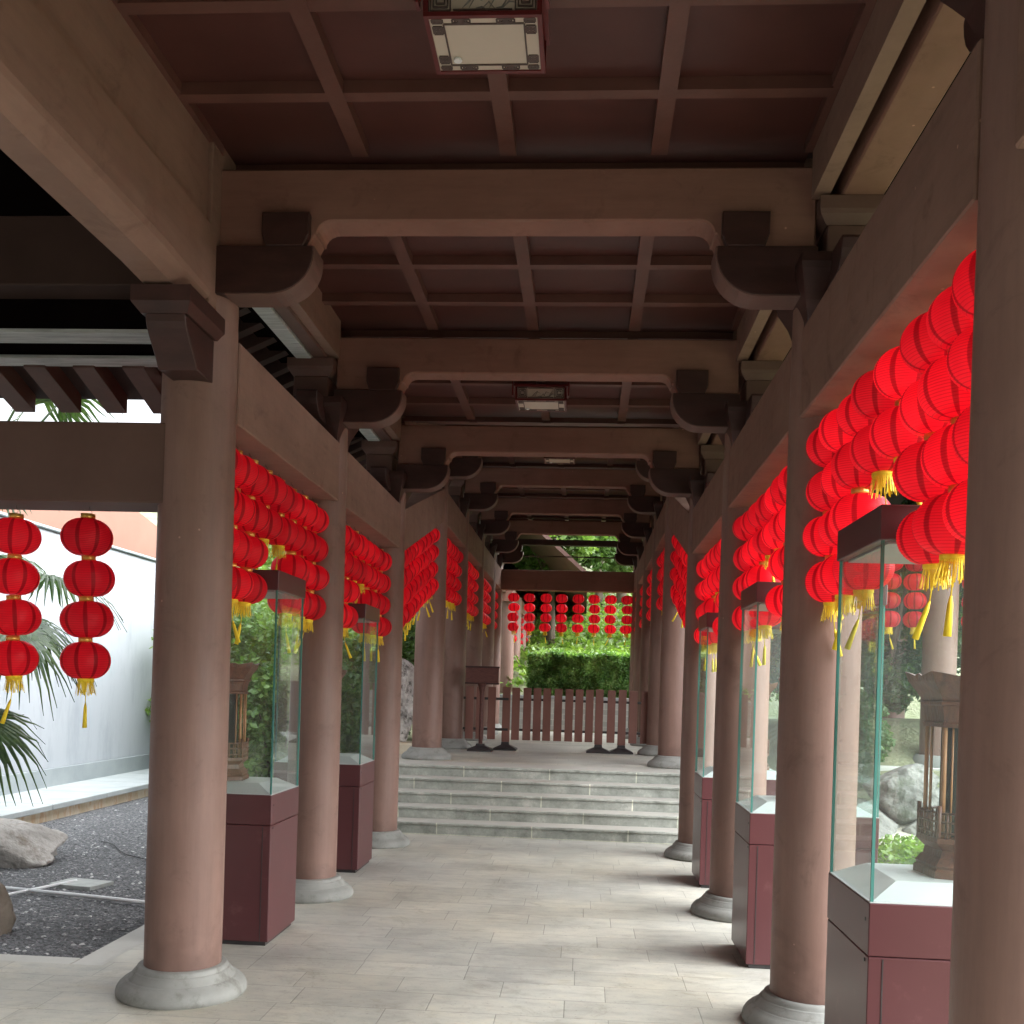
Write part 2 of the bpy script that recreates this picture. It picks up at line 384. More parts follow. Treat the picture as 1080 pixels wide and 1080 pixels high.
def leafmat(name, cols, sc=.9, trans=.35):
    m, nt, b, out = new_mat(name)
    co = coords(nt)
    n = N(nt, 'ShaderNodeTexNoise', Scale=sc, Detail=3); nt.links.new(co, n.inputs['Vector'])
    n2 = N(nt, 'ShaderNodeTexNoise', Scale=30, Detail=1); nt.links.new(co, n2.inputs['Vector'])
    ad = N(nt, 'ShaderNodeMath', operation='MULTIPLY_ADD'); ad.inputs[1].default_value = .5
    nt.links.new(n2.outputs[0], ad.inputs[0]); nt.links.new(n.outputs[0], ad.inputs[2])
    c = ramp(nt, ad.outputs[0], [(.55, cols[0]), (.75, cols[1]), (.95, cols[2])])
    nt.links.new(c, b.inputs['Base Color']); b.inputs['Roughness'].default_value = .4
    t = N(nt, 'ShaderNodeBsdfTranslucent')
    tc = mixc(nt, c, (1.6,1.8,.7), 1.0, 'MULTIPLY')
    nt.links.new(tc, t.inputs[0])
    mx = N(nt, 'ShaderNodeMixShader'); mx.inputs[0].default_value = trans
    nt.links.new(b.outputs[0], mx.inputs[1]); nt.links.new(t.outputs[0], mx.inputs[2]); nt.links.new(mx.outputs[0], out.inputs[0])
    return m
M['leaf'] = leafmat('leaf_mid_green', [(.045,.09,.025), (.10,.18,.05), (.20,.30,.09)])
M['leafdark'] = leafmat('leaf_dark_green', [(.025,.055,.025), (.055,.11,.045), (.12,.20,.08)])
M['leafpale'] = leafmat('leaf_pale_green', [(.09,.15,.05), (.17,.26,.08), (.28,.38,.14)])
M['hedge'] = leafmat('hedge_leaf', [(.05,.11,.035), (.15,.27,.085), (.38,.52,.24)], 2.5)
M['palm'] = leafmat('palm_leaf', [(.02,.045,.018), (.045,.085,.03), (.09,.14,.05)], 3, .25)
M['grass'] = leafmat('grass_blade', [(.08,.14,.03), (.15,.24,.05), (.26,.36,.09)], 1.2)

def lanternmat():
    m, nt, b, out = new_mat('red_lantern_fabric')
    tc = nt.nodes.new('ShaderNodeTexCoord'); s = N(nt, 'ShaderNodeSeparateXYZ'); nt.links.new(tc.outputs['Object'], s.inputs[0])
    at = N(nt, 'ShaderNodeMath', operation='ARCTAN2'); nt.links.new(s.outputs[1], at.inputs[0]); nt.links.new(s.outputs[0], at.inputs[1])
    m1 = N(nt, 'ShaderNodeMath', operation='MULTIPLY'); m1.inputs[1].default_value = 4.0; nt.links.new(at.outputs[0], m1.inputs[0])
    c1 = N(nt, 'ShaderNodeMath', operation='COSINE'); nt.links.new(m1.outputs[0], c1.inputs[0])
    ab = N(nt, 'ShaderNodeMath', operation='ABSOLUTE'); nt.links.new(c1.outputs[0], ab.inputs[0])
    seam = ramp(nt, ab.outputs[0], [(.0, (1,1,1)), (.93, (1,1,1)), (.965, (.48,)*3), (1, (.45,)*3)])
    m2 = N(nt, 'ShaderNodeMath', operation='MULTIPLY'); m2.inputs[1].default_value = 2*PI/.0082; nt.links.new(s.outputs[2], m2.inputs[0])
    c2 = N(nt, 'ShaderNodeMath', operation='SINE'); nt.links.new(m2.outputs[0], c2.inputs[0])
    wires = ramp(nt, c2.outputs[0], [(.0, (1,1,1)), (.50, (1,1,1)), (.92, (.74,)*3)])
    k = mixc(nt, seam, wires, 1.0, 'MULTIPLY')
    n = N(nt, 'ShaderNodeTexNoise', Scale=9, Detail=3)
    gp = nt.nodes.new('ShaderNodeNewGeometry'); nt.links.new(gp.outputs['Position'], n.inputs['Vector'])
    base = ramp(nt, n.outputs[0], [(.3, (.66,.008,.024)), (.7, (.88,.016,.030))])
    oi = nt.nodes.new('ShaderNodeObjectInfo'); vr = N(nt, 'ShaderNodeMapRange'); vr.inputs['To Min'].default_value = .78; vr.inputs['To Max'].default_value = 1.08; nt.links.new(oi.outputs['Random'], vr.inputs['Value'])
    k = mixc(nt, k, vr.outputs[0], 1.0, 'MULTIPLY')
    col = mixc(nt, base, k, 1.0, 'MULTIPLY')
    nt.links.new(col, b.inputs['Base Color']); b.inputs['Roughness'].default_value = .38
    b.inputs['Specular IOR Level'].default_value = .35
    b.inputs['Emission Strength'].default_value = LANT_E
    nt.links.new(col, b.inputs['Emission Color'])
    t = N(nt, 'ShaderNodeBsdfTranslucent')
    tcol = mixc(nt, (1.0,.075,.125), k, 1.0, 'MULTIPLY'); nt.links.new(tcol, t.inputs[0])
    mx = N(nt, 'ShaderNodeMixShader'); mx.inputs[0].default_value = .62
    nt.links.new(b.outputs[0], mx.inputs[1]); nt.links.new(t.outputs[0], mx.inputs[2])
    tr = N(nt, 'ShaderNodeBsdfTransparent'); tr.inputs[0].default_value = (1,.30,.36,1)
    mx3 = N(nt, 'ShaderNodeMixShader'); mx3.inputs[0].default_value = .10
    nt.links.new(mx.outputs[0], mx3.inputs[1]); nt.links.new(tr.outputs[0], mx3.inputs[2]); nt.links.new(mx3.outputs[0], out.inputs[0])
    return m
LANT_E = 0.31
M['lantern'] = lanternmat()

def glassmat(name, tint, refl):
    m, nt, b, out = new_mat(name)
    t = N(nt, 'ShaderNodeBsdfTransparent'); t.inputs[0].default_value = (*tint, 1)
    g = N(nt, 'ShaderNodeBsdfGlossy'); g.inputs['Roughness'].default_value = .02; g.inputs[0].default_value = (.95,1,.98,1)
    fr = N(nt, 'ShaderNodeFresnel', IOR=1.5)
    ge = nt.nodes.new('ShaderNodeNewGeometry'); io = N(nt, 'ShaderNodeMapRange'); io.inputs['To Min'].default_value = 1.5; io.inputs['To Max'].default_value = 1/1.5
    nt.links.new(ge.outputs['Backfacing'], io.inputs['Value']); nt.links.new(io.outputs[0], fr.inputs['IOR'])
    ad = N(nt, 'ShaderNodeMath', operation='MULTIPLY_ADD'); ad.inputs[1].default_value = 1.15; ad.inputs[2].default_value = refl; ad.use_clamp = True
    nt.links.new(fr.outputs[0], ad.inputs[0])
    mx = N(nt, 'ShaderNodeMixShader'); nt.links.new(ad.outputs[0], mx.inputs[0]); nt.links.new(t.outputs[0], mx.inputs[1]); nt.links.new(g.outputs[0], mx.inputs[2])
    # milky reflection haze put into the pane as a faint pale film
    d = N(nt, 'ShaderNodeBsdfDiffuse'); d.inputs[0].default_value = (.75,.80,.80,1)
    mx2 = N(nt, 'ShaderNodeMixShader'); mx2.inputs[0].default_value = .03
    nt.links.new(mx.outputs[0], mx2.inputs[1]); nt.links.new(d.outputs[0], mx2.inputs[2]); nt.links.new(mx2.outputs[0], out.inputs[0])
    return m
M['glass'] = glassmat('clear_glass', (.92,.975,.96), .0)
m, nt, b, out = new_mat('green_glass_edge'); b.inputs['Base Color'].default_value = (.06,.20,.17,1); b.inputs['Roughness'].default_value = .15
M['glassedge'] = m
m, nt, b, out = new_mat('dark_lantern_glass'); b.inputs['Base Color'].default_value = (.03,.035,.032,1); b.inputs['Roughness'].default_value = .08
M['darkglass'] = m

# ------------------------------------------------------------------ layout numbers
XL, XR = -1.868, 1.070
RS = .178
YF = [-9.0, -6.7, -4.4, -2.1, .2, 2.49, 4.78, 7.07, 9.42, 12.27, 14.5, 16.8, 19.0, 20.6]   # frames; index 3 = first left column seen
P = .60            # platform height
G = .70            # rise of the upper roof
HB, HT = 2.733, 3.13
CT = 3.863
XC = (XL + XR)/2   # -0.399
def floor_z(i): return 0 if i <= 8 else P
def up(i): return 0 if i <= 8 else G

# ------------------------------------------------------------------ covered walkway
WALK = empty('covered_walkway', (0,0,0), 'long covered walkway with rows of pinkish brown columns and a coffered maroon ceiling', 'walkway')

def shaft_mesh(h):
    mb = MB()
    prof = [(RS*1.0, 0), (RS*1.005, .3), (RS*1.0, h*.35), (RS*.975, h*.7), (RS*.945, h)]
    mb.lathe(prof, 40)
    return mb.build('column', M['column'], data_only=True)
def base_mesh():
    mb = MB()
    prof = [(.293,0),(.299,.008),(.301,.020),(.297,.038),(.287,.055),(.272,.069),(.256,.079),(.2555,.080),(.246,.081),(.2455,.082),(.238,.092),(.228,.104),(.221,.114),(.2205,.115),(.212,.117),(.2115,.118),(.208,.128),(.204,.136),(.197,.140),(.10,.141)]
    mb.lathe(prof, 64)
    return mb.build('column_base', M['base'], data_only=True)
SH_LO, SH_UP = shaft_mesh(3.12), shaft_mesh(3.12 + .10)
SH_L1 = shaft_mesh(3.36)
BASE = base_mesh()
def pad_mesh():
    mb = MB(); mb.box(-.36,.36,-.36,.36,-.01,.003); return mb.build('base_pad', M['pad'], data_only=True)
PAD = pad_mesh()

def capital_mesh():
    """dark flared block on top of the column carrying the bracket"""
    mb = MB()
    def sq(z, hx, hy): return [(-hx,-hy,z),(hx,-hy,z),(hx,hy,z),(-hx,hy,z)]
    rings = [(3.10,.135,.16),(3.17,.14,.17),(3.23,.155,.20),(3.29,.175,.25),(3.335,.19,.29),(3.36,.195,.30),(3.40,.195,.30)]
    vs = []; fs = []
    for z, hx, hy in rings: vs += sq(z, hx, hy)
    for k in range(len(rings)-1):
        for i in range(4):
            j = (i+1) % 4; fs.append((4*k+i, 4*k+j, 4*k+4+j, 4*k+4+i))
    fs.append((3,2,1,0)); n = 4*(len(rings)-1); fs.append((n,n+1,n+2,n+3))
    mb.add(vs, fs)
    return mb.build('capital', M['dark'], data_only=True)
CAP = capital_mesh()
def block_mesh():
    mb = MB()
    mb.box(-.12,.12,-.15,.15,3.402,3.58,.006)
    vs = []
    for z, h in ((3.58,.125),(3.62,.155),(3.64,.16),(3.697,.16)): vs += [(-h,-h-.02,z),(h,-h-.02,z),(h,h+.02,z),(-h,h+.02,z)]
    fs = []
    for k in range(3):
        for i in range(4):
            j = (i+1) % 4; fs.append((4*k+i, 4*k+j, 4*k+4+j, 4*k+4+i))
    fs.append((3,2,1,0)); fs.append((12,13,14,15))
    mb.add(vs, fs)
    return mb.build('bearing_block', M['rafter'], data_only=True)
BLOCK = block_mesh()
def corbel_mesh():
    """bracket arm, reaching +x from the column axis, rounded underneath; floor bounce on the curve is a separate lighter strip"""
    pts = [(.10, 3.49), (.565, 3.49)]
    for k in range(9):
        a = PI/2 * k/8
        pts.append((.36 + .21*math.cos(a), 3.46 - .19*math.sin(a)))
    pts += [(.10, 3.27)]
    mb = MB(); mb.prism(pts, -.085, .085, 'y', .004)
    return mb.build('corbel', M['dark'], data_only=True)
CORB = corbel_mesh()
def corbel_lit_edge_mesh():  # lighter strip painting the floor bounce along the corbel's curve
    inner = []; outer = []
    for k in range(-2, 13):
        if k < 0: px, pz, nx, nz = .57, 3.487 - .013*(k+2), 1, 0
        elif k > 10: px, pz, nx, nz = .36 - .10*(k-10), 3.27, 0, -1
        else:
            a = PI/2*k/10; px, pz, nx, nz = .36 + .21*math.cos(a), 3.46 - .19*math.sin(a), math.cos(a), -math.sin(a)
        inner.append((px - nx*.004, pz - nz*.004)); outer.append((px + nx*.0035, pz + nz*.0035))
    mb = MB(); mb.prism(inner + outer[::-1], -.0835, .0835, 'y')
    return mb.build('corbel_lit_edge', M['rafter'], data_only=True)
CORBE = corbel_lit_edge_mesh()
def corbelblock_mesh():
    mb = MB()
    pts = [(.345,3.49),(.52,3.49),(.545,3.545),(.545,3.645),(.325,3.645),(.325,3.545)]
    mb.prism(pts, -.115, .115, 'y', .004)
    return mb.build('corbel_block', M['dark'], data_only=True)
CORBB = corbelblock_mesh()
def yarm_mesh():
    pts = [(-.12,3.40),(-.46,3.40)]
    for k in range(7):
        a = PI/2*k/6; pts.append((-.30-.17*math.cos(a), 3.385-.15*math.sin(a)))
    pts += [(.30,3.235)]
    for k in range(7):
        a = PI/2*(1-k/6); pts.append((.30+.17*math.cos(a), 3.385-.15*math.sin(a)))
    pts += [(.46,3.40)]
    mb = MB(); mb.prism(pts, -.07, .07, 'x', .004)
    return mb.build('bracket_arm', M['dark'], data_only=True)
YARM = yarm_mesh()
def crossbeam_mesh():
    x0, x1 = XL + .105, XR - .10
    a, b_ = XL + .555, XR - .53
    pts = [(x0, CT), (x0, 3.50), (a - .02, 3.50), (a + .01, 3.56)]
    for k in range(6):
        t = PI/2*k/5; pts.append((a + .02 + .07*(1-math.cos(t)), 3.56 + .062*math.sin(t)))
    for k in range(6):
        t = PI/2*(1-k/5); pts.append((b_ - .02 - .07*(1-math.cos(t)), 3.56 + .062*math.sin(t)))
    pts += [(b_ - .01, 3.56), (b_ + .02, 3.50), (x1, 3.50), (x1, CT)]
    # remove duplicates
    q = []
    for p in pts:
        if not q or (abs(p[0]-q[-1][0]) + abs(p[1]-q[-1][1])) > 1e-4: q.append(p)
    mb = MB(); mb.prism(q, -.085, .085, 'y', .008)
    return mb.build('cross_beam', M['cross'], data_only=True)
CROSS = crossbeam_mesh()

for i, y in enumerate(YF):
    for side, x in (('L', XL), ('R', XR)):
        if side == 'L' and i == 5: continue           # the side passage opens here
        fz = floor_z(i); g = up(i)
        c = child('column', SH_L1 if (side == 'L' and i == 6) else SH_LO if g == 0 else SH_UP, WALK, (x, y, fz + .135))
        child('column_base', BASE, c, (0, 0, -.135), rz=i*.7)
        if not (side == 'L' and i == 6): child('capital', CAP, WALK, (x, y, g))
        if not (side == 'L' and i == 6):
            child('bracket_arm', YARM, WALK, (x + (.0), y, g))
            child('bearing_block', BLOCK, WALK, (x + (.06 if side == 'R' else -.06), y, g))
    g = up(i)
    if i < len(YF) - 1:
        child('cross_beam', CROSS, WALK, (0, y - .015, g))
    for x, s in ((XL, 1), (XR, -1)):
        if x == XL and i == 5: continue
        q = 1 if s > 0 else .95
        o = child('corbel', CORB, WALK, (x, y - .06, g), rz=0 if s > 0 else PI, scale=(q,1,1))
        child('corbel_lit_edge', CORBE, o)
        child('corbel_block', CORBB, WALK, (x, y - .03, g), rz=0 if s > 0 else PI, scale=(q,1,1))

# tie beams between columns along the walkway
def tie(x, ya, yb, za, zb, hb=HB, ht=HT):
    mb = MB()
    w = .15
    mb.prism([(ya, hb+za), (yb, hb+zb), (yb, ht+zb), (ya, ht+za)], x-w, x+w, 'x', .006)
    mb.build('tie_beam', M['beam'], WALK)
for i in range(len(YF)-1):
    for x in (XL, XR):
        if x == XL and i in (4, 5): continue
        ya, yb = YF[i] + .12, YF[i+1] - .12
        tie(x, ya, yb, up(i), up(i+1))
# last frame: lintel across with lanterns
mb = MB(); mb.box(XL+.12, XR-.12, 20.47, 20.75, HB+G, HT+G, .006); mb.build('lintel', M['cross'], WALK)
mb = MB(); mb.box(XL-.5, XR+.5, 20.45, 20.62, 4.33, 4.44, .004); mb.box(XL+.1, XR-.1, 20.5, 20.56, 4.10, 4.12); mb.build('eave_board', M['eave'], WALK)

# long big beam over the side passage opening (left), chamfered lower edge
def big_beam(x0, x1, ya, yb):
    # cross section in x,z (inner side = x1)
    sec = [(x0+.02, 3.17), (x1-.07, 3.17), (x1-.008, 3.225), (x1, 3.25), (x1, 3.545), (x1-.028, 3.57), (x1-.028, 3.99), (x0, 3.99), (x0, 3.20)]
    n = 18; vs = []; fs = []
    for k in range(n+1):
        t = k/n; y = ya + (yb-ya)*t
        rise = .02*min(1, 4*min(t, 1-t)/.45)       # crescent belly
        for (x, z) in sec:
            zz = z + (rise if z < 3.3 else 0)
            vs.append((x, y, zz))
    m_ = len(sec)
    for k in range(n):
        for i in range(m_):
            j = (i+1) % m_; fs.append((k*m_+i, k*m_+j, (k+1)*m_+j, (k+1)*m_+i))
    fs.append(tuple(range(m_))[::-1]); fs.append(tuple(n*m_+i for i in range(m_)))
    mb = MB(); mb.add(vs, fs); return mb
big_beam(-1.96, -1.745, .25, 4.56).build('passage_beam', M['beam'], WALK)
# its bracket on the first left column
mb = MB()
pts = [(4.70,2.86),(4.46,2.86),(4.445,2.875)]
for k in range(7):
    t = k/6; pts.append((4.435-.125*math.sin(t*PI/2)**1.2, 2.89+.165*t))
pts += [(4.70,3.055)]
mb.prism(pts, -1.935, -1.757, 'x', .004); mb.build('beam_bracket', M['dark'], WALK)
mb = MB(); vs = []; fs = []
rings = [(3.056,-1.95,-1.745,4.30),(3.075,-1.965,-1.735,4.285),(3.10,-1.985,-1.722,4.27),(3.168,-1.985,-1.722,4.27)]
for z, a, b_, c in rings: vs += [(a,c,z),(b_,c,z),(b_,4.72,z),(a,4.72,z)]
for k in range(3):
    for i in range(4):
        j = (i+1) % 4; fs.append((4*k+i, 4*k+j, 4*k+4+j, 4*k+4+i))
fs.append((3,2,1,0)); fs.append((12,13,14,15)); mb.add(vs, fs); mb.build('bracket_cap', M['dark'], WALK)
mb = MB(); mb.box(-1.985,-1.752,4.562,4.95,3.17,3.995,.004); mb.build('post_head', M['beam'], WALK)

# inner fascia boards, purlins
for i in range(len(YF)-1):
    ya, yb = YF[i], YF[i+1]
    za, zb = up(i), up(i+1)
    for s, xi in ((-1, XC-1.345), (1, XC+1.345)):
        if s < 0 and i in (4, 5): continue
        mb = MB(); x0, x1 = sorted((xi, xi + s*.07))
        mb.prism([(ya+.09, 3.715+za), (yb-.10, 3.715+zb), (yb-.10, 3.995+zb), (ya+.09, 3.995+za)], x0, x1, 'x')
        mb.build('fascia_board', M['beam'], WALK)
        mb = MB(); o0, o1 = ((.072, .17) if s < 0 else (.115, .30)); xa, xb = sorted((xi + s*o0, xi + s*o1))
        mb.prism([(ya-.0, 3.70+za), (yb-.004, 3.70+zb), (yb-.004, 3.92+zb), (ya-.0, 3.92+za)], xa, xb, 'x', .008)
        mb.build('purlin', M['rafter'] if s < 0 else M['cross'], WALK)
        # board beside it, sky light painted into its pale colour
        mb = MB(); o0, o1 = ((.175, .285) if s < 0 else (.50, .62)); xa, xb = sorted((xi + s*o0, xi + s*o1))
        mb.prism([(ya, 3.69+za), (yb-.004, 3.69+zb), (yb-.004, 3.74+zb), (ya, 3.74+za)], xa, xb, 'x', .004)
        mb.build('eave_purlin', M['pale'], WALK)
        mb = MB(); xa, xb = sorted((xi + s*.30, xi + s*.48))
        mb.prism([(ya, 3.75+za), (yb-.004, 3.75+zb), (yb-.004, 3.95+zb), (ya, 3.95+za)], xa, xb, 'x', .004)
        mb.build('shade_board', M['black'], WALK)  # dark strip added for the shade under the eave

# coffered ceiling
XE0, XE1 = XC - 1.385, XC + 1.345
for i in range(len(YF)-1):
    ya, yb = YF[i], YF[i+1]
    za, zb = up(i), up(i+1)
    mb = MB()
    mb.prism([(ya, 3.972+za), (yb, 3.972+zb), (yb, 4.01+zb), (ya, 4.01+za)], XE0, XE1, 'x')
    o = mb.build('ceiling_panel', M['panel'], WALK)
    mb = MB()
    def zz(y): return za + (zb-za)*(y-ya)/(yb-ya)
    for k in range(1, 4):
        x = XE0 + (XE1-XE0)*k/4
        mb.prism([(ya+.08, 3.917+zz(ya+.08)), (yb-.1, 3.917+zz(yb-.1)), (yb-.1, 3.9715+zz(yb-.1)), (ya+.08, 3.9715+zz(ya+.08))], x-.037, x+.037, 'x')
    for k in range(1, 4):
        y = ya + (yb-ya)*k/4
        mb.prism([(y-.032, 3.919+zz(y)), (y+.032, 3.919+zz(y)), (y+.032, 3.9712+zz(y)), (y-.032, 3.9712+zz(y))], XE0+.03, XE1-.03, 'x')
    for x0, x1 in ((XE0+.002, XE0+.036), (XE1-.036, XE1-.002)):
        mb.prism([(ya+.08, 3.925+zz(ya)), (yb-.1, 3.925+zz(yb)), (yb-.1, 3.971+zz(yb)), (ya+.08, 3.971+zz(ya))], x0, x1, 'x')
    for y0, y1 in ((ya+.072, ya+.10),):
        mb.box(XE0+.037, XE1-.037, y0, y1, 3.925+zz(y0), 3.9708+zz(y0))
    mb.build('rib_grid', M['rib'], o)
    # thin moulding bead
# eaves: rafters and boards, roof slopes
def eave_side(s, ylist, g, xin, xout, zin, zout, name='eave'):
    mb = MB()
    y = ylist[0] + .1
    while y < ylist[1]:
        dz = .085
        mb.prism([(s*xin, zin), (s*xout, zout), (s*xout, zout+dz), (s*xin, zin+dz)] if s > 0 else [(s*xout, zout), (s*xin, zin), (s*xin, zin+dz), (s*xout, zout+dz)], y, y+.085, 'y')
        y += .27
    for v in range(len(mb.v)):
        x_, y_, z_ = mb.v[v]; mb.v[v] = (x_ + XC, y_, z_ + g)
    mb.build('rafters', M['eave'], WALK)
    mb = MB()
    mb.prism([(XC+s*.1, 4.75+g), (XC+s*(xin), zin+.0875+g), (XC+s*(xout+.1), zout+.05+g), (XC+s*(xout+.1), zout+.11+g), (XC+s*.1, 4.95+g)], ylist[0], ylist[1], 'y')
    mb.build('roof_slope', M['eave'], WALK)
    mb = MB()
    mb.prism([(XC+s*.05, 4.96+g), (XC+s*(xout+.15), zout+.115+g), (XC+s*(xout+.15), zout+.16+g), (XC+s*.05, 5.02+g)], ylist[0], ylist[1], 'y')
    mb.build('roof_tiles', M['tile'], WALK)
eave_side(1, (-9.4, 9.9), 0, 1.60, 2.45, 3.80, 3.42)
eave_side(-1, (5.2, 9.9), 0, 1.60, 2.45, 3.80, 3.42)
eave_side(-1, (-9.4, .1), 0, 1.60, 2.45, 3.80, 3.42)
eave_side(1, (9.9, 20.95), G, 1.60, 2.45, 3.80, 3.42)
eave_side(-1, (9.9, 20.95), G, 1.60, 2.45, 3.80, 3.42)
# outer infill between purlin and rafters
for s in (1, -1):
    for (a, b_, g) in (((-9.4, 9.9, 0) if s > 0 else (5.0, 9.9, 0)), (9.9, 20.9, G)):
        mb = MB(); x0, x1 = sorted((XC + s*1.5, XC + s*1.62))
        mb.box(x0, x1, a, b_, 3.93+g, 4.02+g); mb.build('wall_plate', M['eave'], WALK)

# ------------------------------------------------------------------ side passage (left)
PAS = empty('side_passage', (-3.6, 2.4, 0), 'dark side passage roof at left above the two lone hanging lantern strings', 'passage roof')
def pbuild(mb, name, mat):
    for k in range(len(mb.v)):
        x_, y_, z_ = mb.v[k]; mb.v[k] = (x_+3.6, y_-2.4, z_)
    return mb.build(name, mat, PAS)
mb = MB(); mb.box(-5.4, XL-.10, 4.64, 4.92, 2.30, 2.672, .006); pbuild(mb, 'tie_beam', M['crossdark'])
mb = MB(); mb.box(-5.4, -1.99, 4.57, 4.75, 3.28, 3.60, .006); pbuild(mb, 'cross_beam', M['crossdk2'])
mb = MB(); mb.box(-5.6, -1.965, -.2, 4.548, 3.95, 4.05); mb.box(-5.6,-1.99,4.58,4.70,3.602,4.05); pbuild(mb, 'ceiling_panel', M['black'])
mb = MB(); mb.box(-5.6, -2.02, 4.86, 5.02, 3.16, 3.18, .002); pbuild(mb, 'eave_purlin', M['pale'])
mb = MB(); mb.box(-5.6, -2.02, 5.23, 5.37, 3.152, 3.17, .002); pbuild(mb, 'eave_purlin', M['pale'])
mb = MB(); mb.box(-5.6, -2.02, 4.80, 5.40, 3.181, 3.24); mb.box(-5.6,-2.02,4.76,4.80,3.18,3.60); pbuild(mb, 'gap_shade_board', M['black'])  # dark boards added to paint the shaded gaps of the eave
x = -2.52 - .274*11
while x < -2.25:
    mb = MB()
    mb.prism([(5.35, 3.14), (5.76, 3.005), (5.76, 3.105), (5.35, 3.245)], x, x+.118, 'x')
    pbuild(mb, 'rafter', M['rafter']); x += .274
mb = MB(); mb.prism([(4.7,3.477),(5.79,3.092),(5.79,3.15),(4.7,3.60)], -5.6, -2.15, 'x'); pbuild(mb, 'roof_slope', M['eave'])
mb = MB(); mb.prism([(4.7,4.08),(5.83,3.155),(5.83,3.21),(2.4,5.2),(-1.0,3.3),(-1.0,3.2),(2.4,5.1)], -5.8, -2.5, 'x'); pbuild(mb, 'roof_tiles', M['tile'])
for y in (4.78, .2):
    c = child('column', SH_LO, PAS, (-4.9+3.6, y-2.4, .15)); child('column_base', BASE, c, (0,0,-.15))

# ------------------------------------------------------------------ floors and steps
mb = MB(); mb.box(-2.43, 1.63, -13, 10.15, -.25, 0.0, 0); f = mb.build('floor', M['floor']); tag(f, kind='structure')
mb = MB(); mb.box(-6.2, -2.434, -.6, 5.14, -.25, -.004, 0); f = mb.build('passage_floor', M['floor']); tag(f, kind='structure')
mb = MB(); mb.box(-2.50, 1.70, 11.62, 21.05, .1, P, 0); f = mb.build('upper_floor', M['floor']); tag(f, kind='structure')
# kerb stones of the passage edge
STEPS = empty('stone_steps', (XC, 10.16, 0), 'five broad grey stone steps climbing to the upper walkway', 'steps')
for k in range(5):
    y0 = 10.16 + .289*k
    y1 = 10.16 + .289*(k+1) + (.02 if k < 4 else .30)
    h = .12*(k+1)
    mb = MB()
    mb.box(-2.33, 1.53, y0+.018 if k < 5 else y0, y1+.1, h-.13 if k else -.02, h-.032, .003)
    mb.box(-2.35, 1.55, y0, y1, h-.030, h + (.0 if k < 4 else .003), .006)
    for q in range(len(mb.v)):
        a, b_, c = mb.v[q]; mb.v[q] = (a-XC, b_-10.16, c)
    mb.build('step', M['step'], STEPS)

# ------------------------------------------------------------------ terrain
def smooth(a, b, t):
    t = max(0, min(1, (t-a)/(b-a))); return t*t*(3-2*t)
def terr(x, y):
    z = -.08
    inside = (-2.7 < x < 1.9)
    r = smooth(10.3, 12.2, y)*.56
    if x < -2.7: r = (smooth(10.8, 12.6, y)*(1-smooth(-3.4,-4.4,x)) if x > -4.4 else 0)*.56
    if x < -2.7: r = max(r, smooth(14.5, 17.5, y)*.56) if x > -5.3 else smooth(20, 24, y)*.56
    z += r
    # right side terrace held by rocks
    if x > 1.9: z += smooth(4.5, 8, y)*.33*smooth(1.9,2.6,x)
    if x > 1.9: z += smooth(9.2, 10.4, y)*(smooth(1.9, 3.2, x))*.45*(1-smooth(12, 20, y)*.5)
    # hill behind
    hy = y - 22.0 + .25*abs(x+.4)
    if y > 20.5:
        z += smooth(21.1, 21.6, y)*.62
        z += smooth(24, 60, y)*9 + smooth(21.5, 26, y)*.9
    z += smooth(9, 40, abs(x+.4))*3.5*smooth(3, 14, y)*(1 if x > 0 else smooth(20, 30, y))
    if not inside and y > 5: z += .10*noise.noise(Vector((x*.35, y*.35, 0)))*smooth(5, 12, y)*smooth(6.2, 8, abs(x+.4))
    return z
def axis(lo, hi, c0, c1, fine):
    xs = []; v = c0
    while v <= c1: xs.append(v); v += fine
    st = fine; v = c1
    while v < hi: st *= 1.22; v += st; xs.append(v)
    st = fine; v = c0
    while v > lo: st *= 1.22; v -= st; xs.insert(0, v)
    return xs
xs = axis(-450, 450, -9, 9, .3); ys = axis(-450, 600, -3, 30, .3)
vs = [(x, y, terr(x, y)) for y in ys for x in xs]
W = len(xs)
fs = [(j*W+i, j*W+i+1, (j+1)*W+i+1, (j+1)*W+i) for j in range(len(ys)-1) for i in range(W-1)]
mb = MB(); mb.add(vs, fs, True); g_ = mb.build('ground', M['ground']); tag(g_, kind='structure')

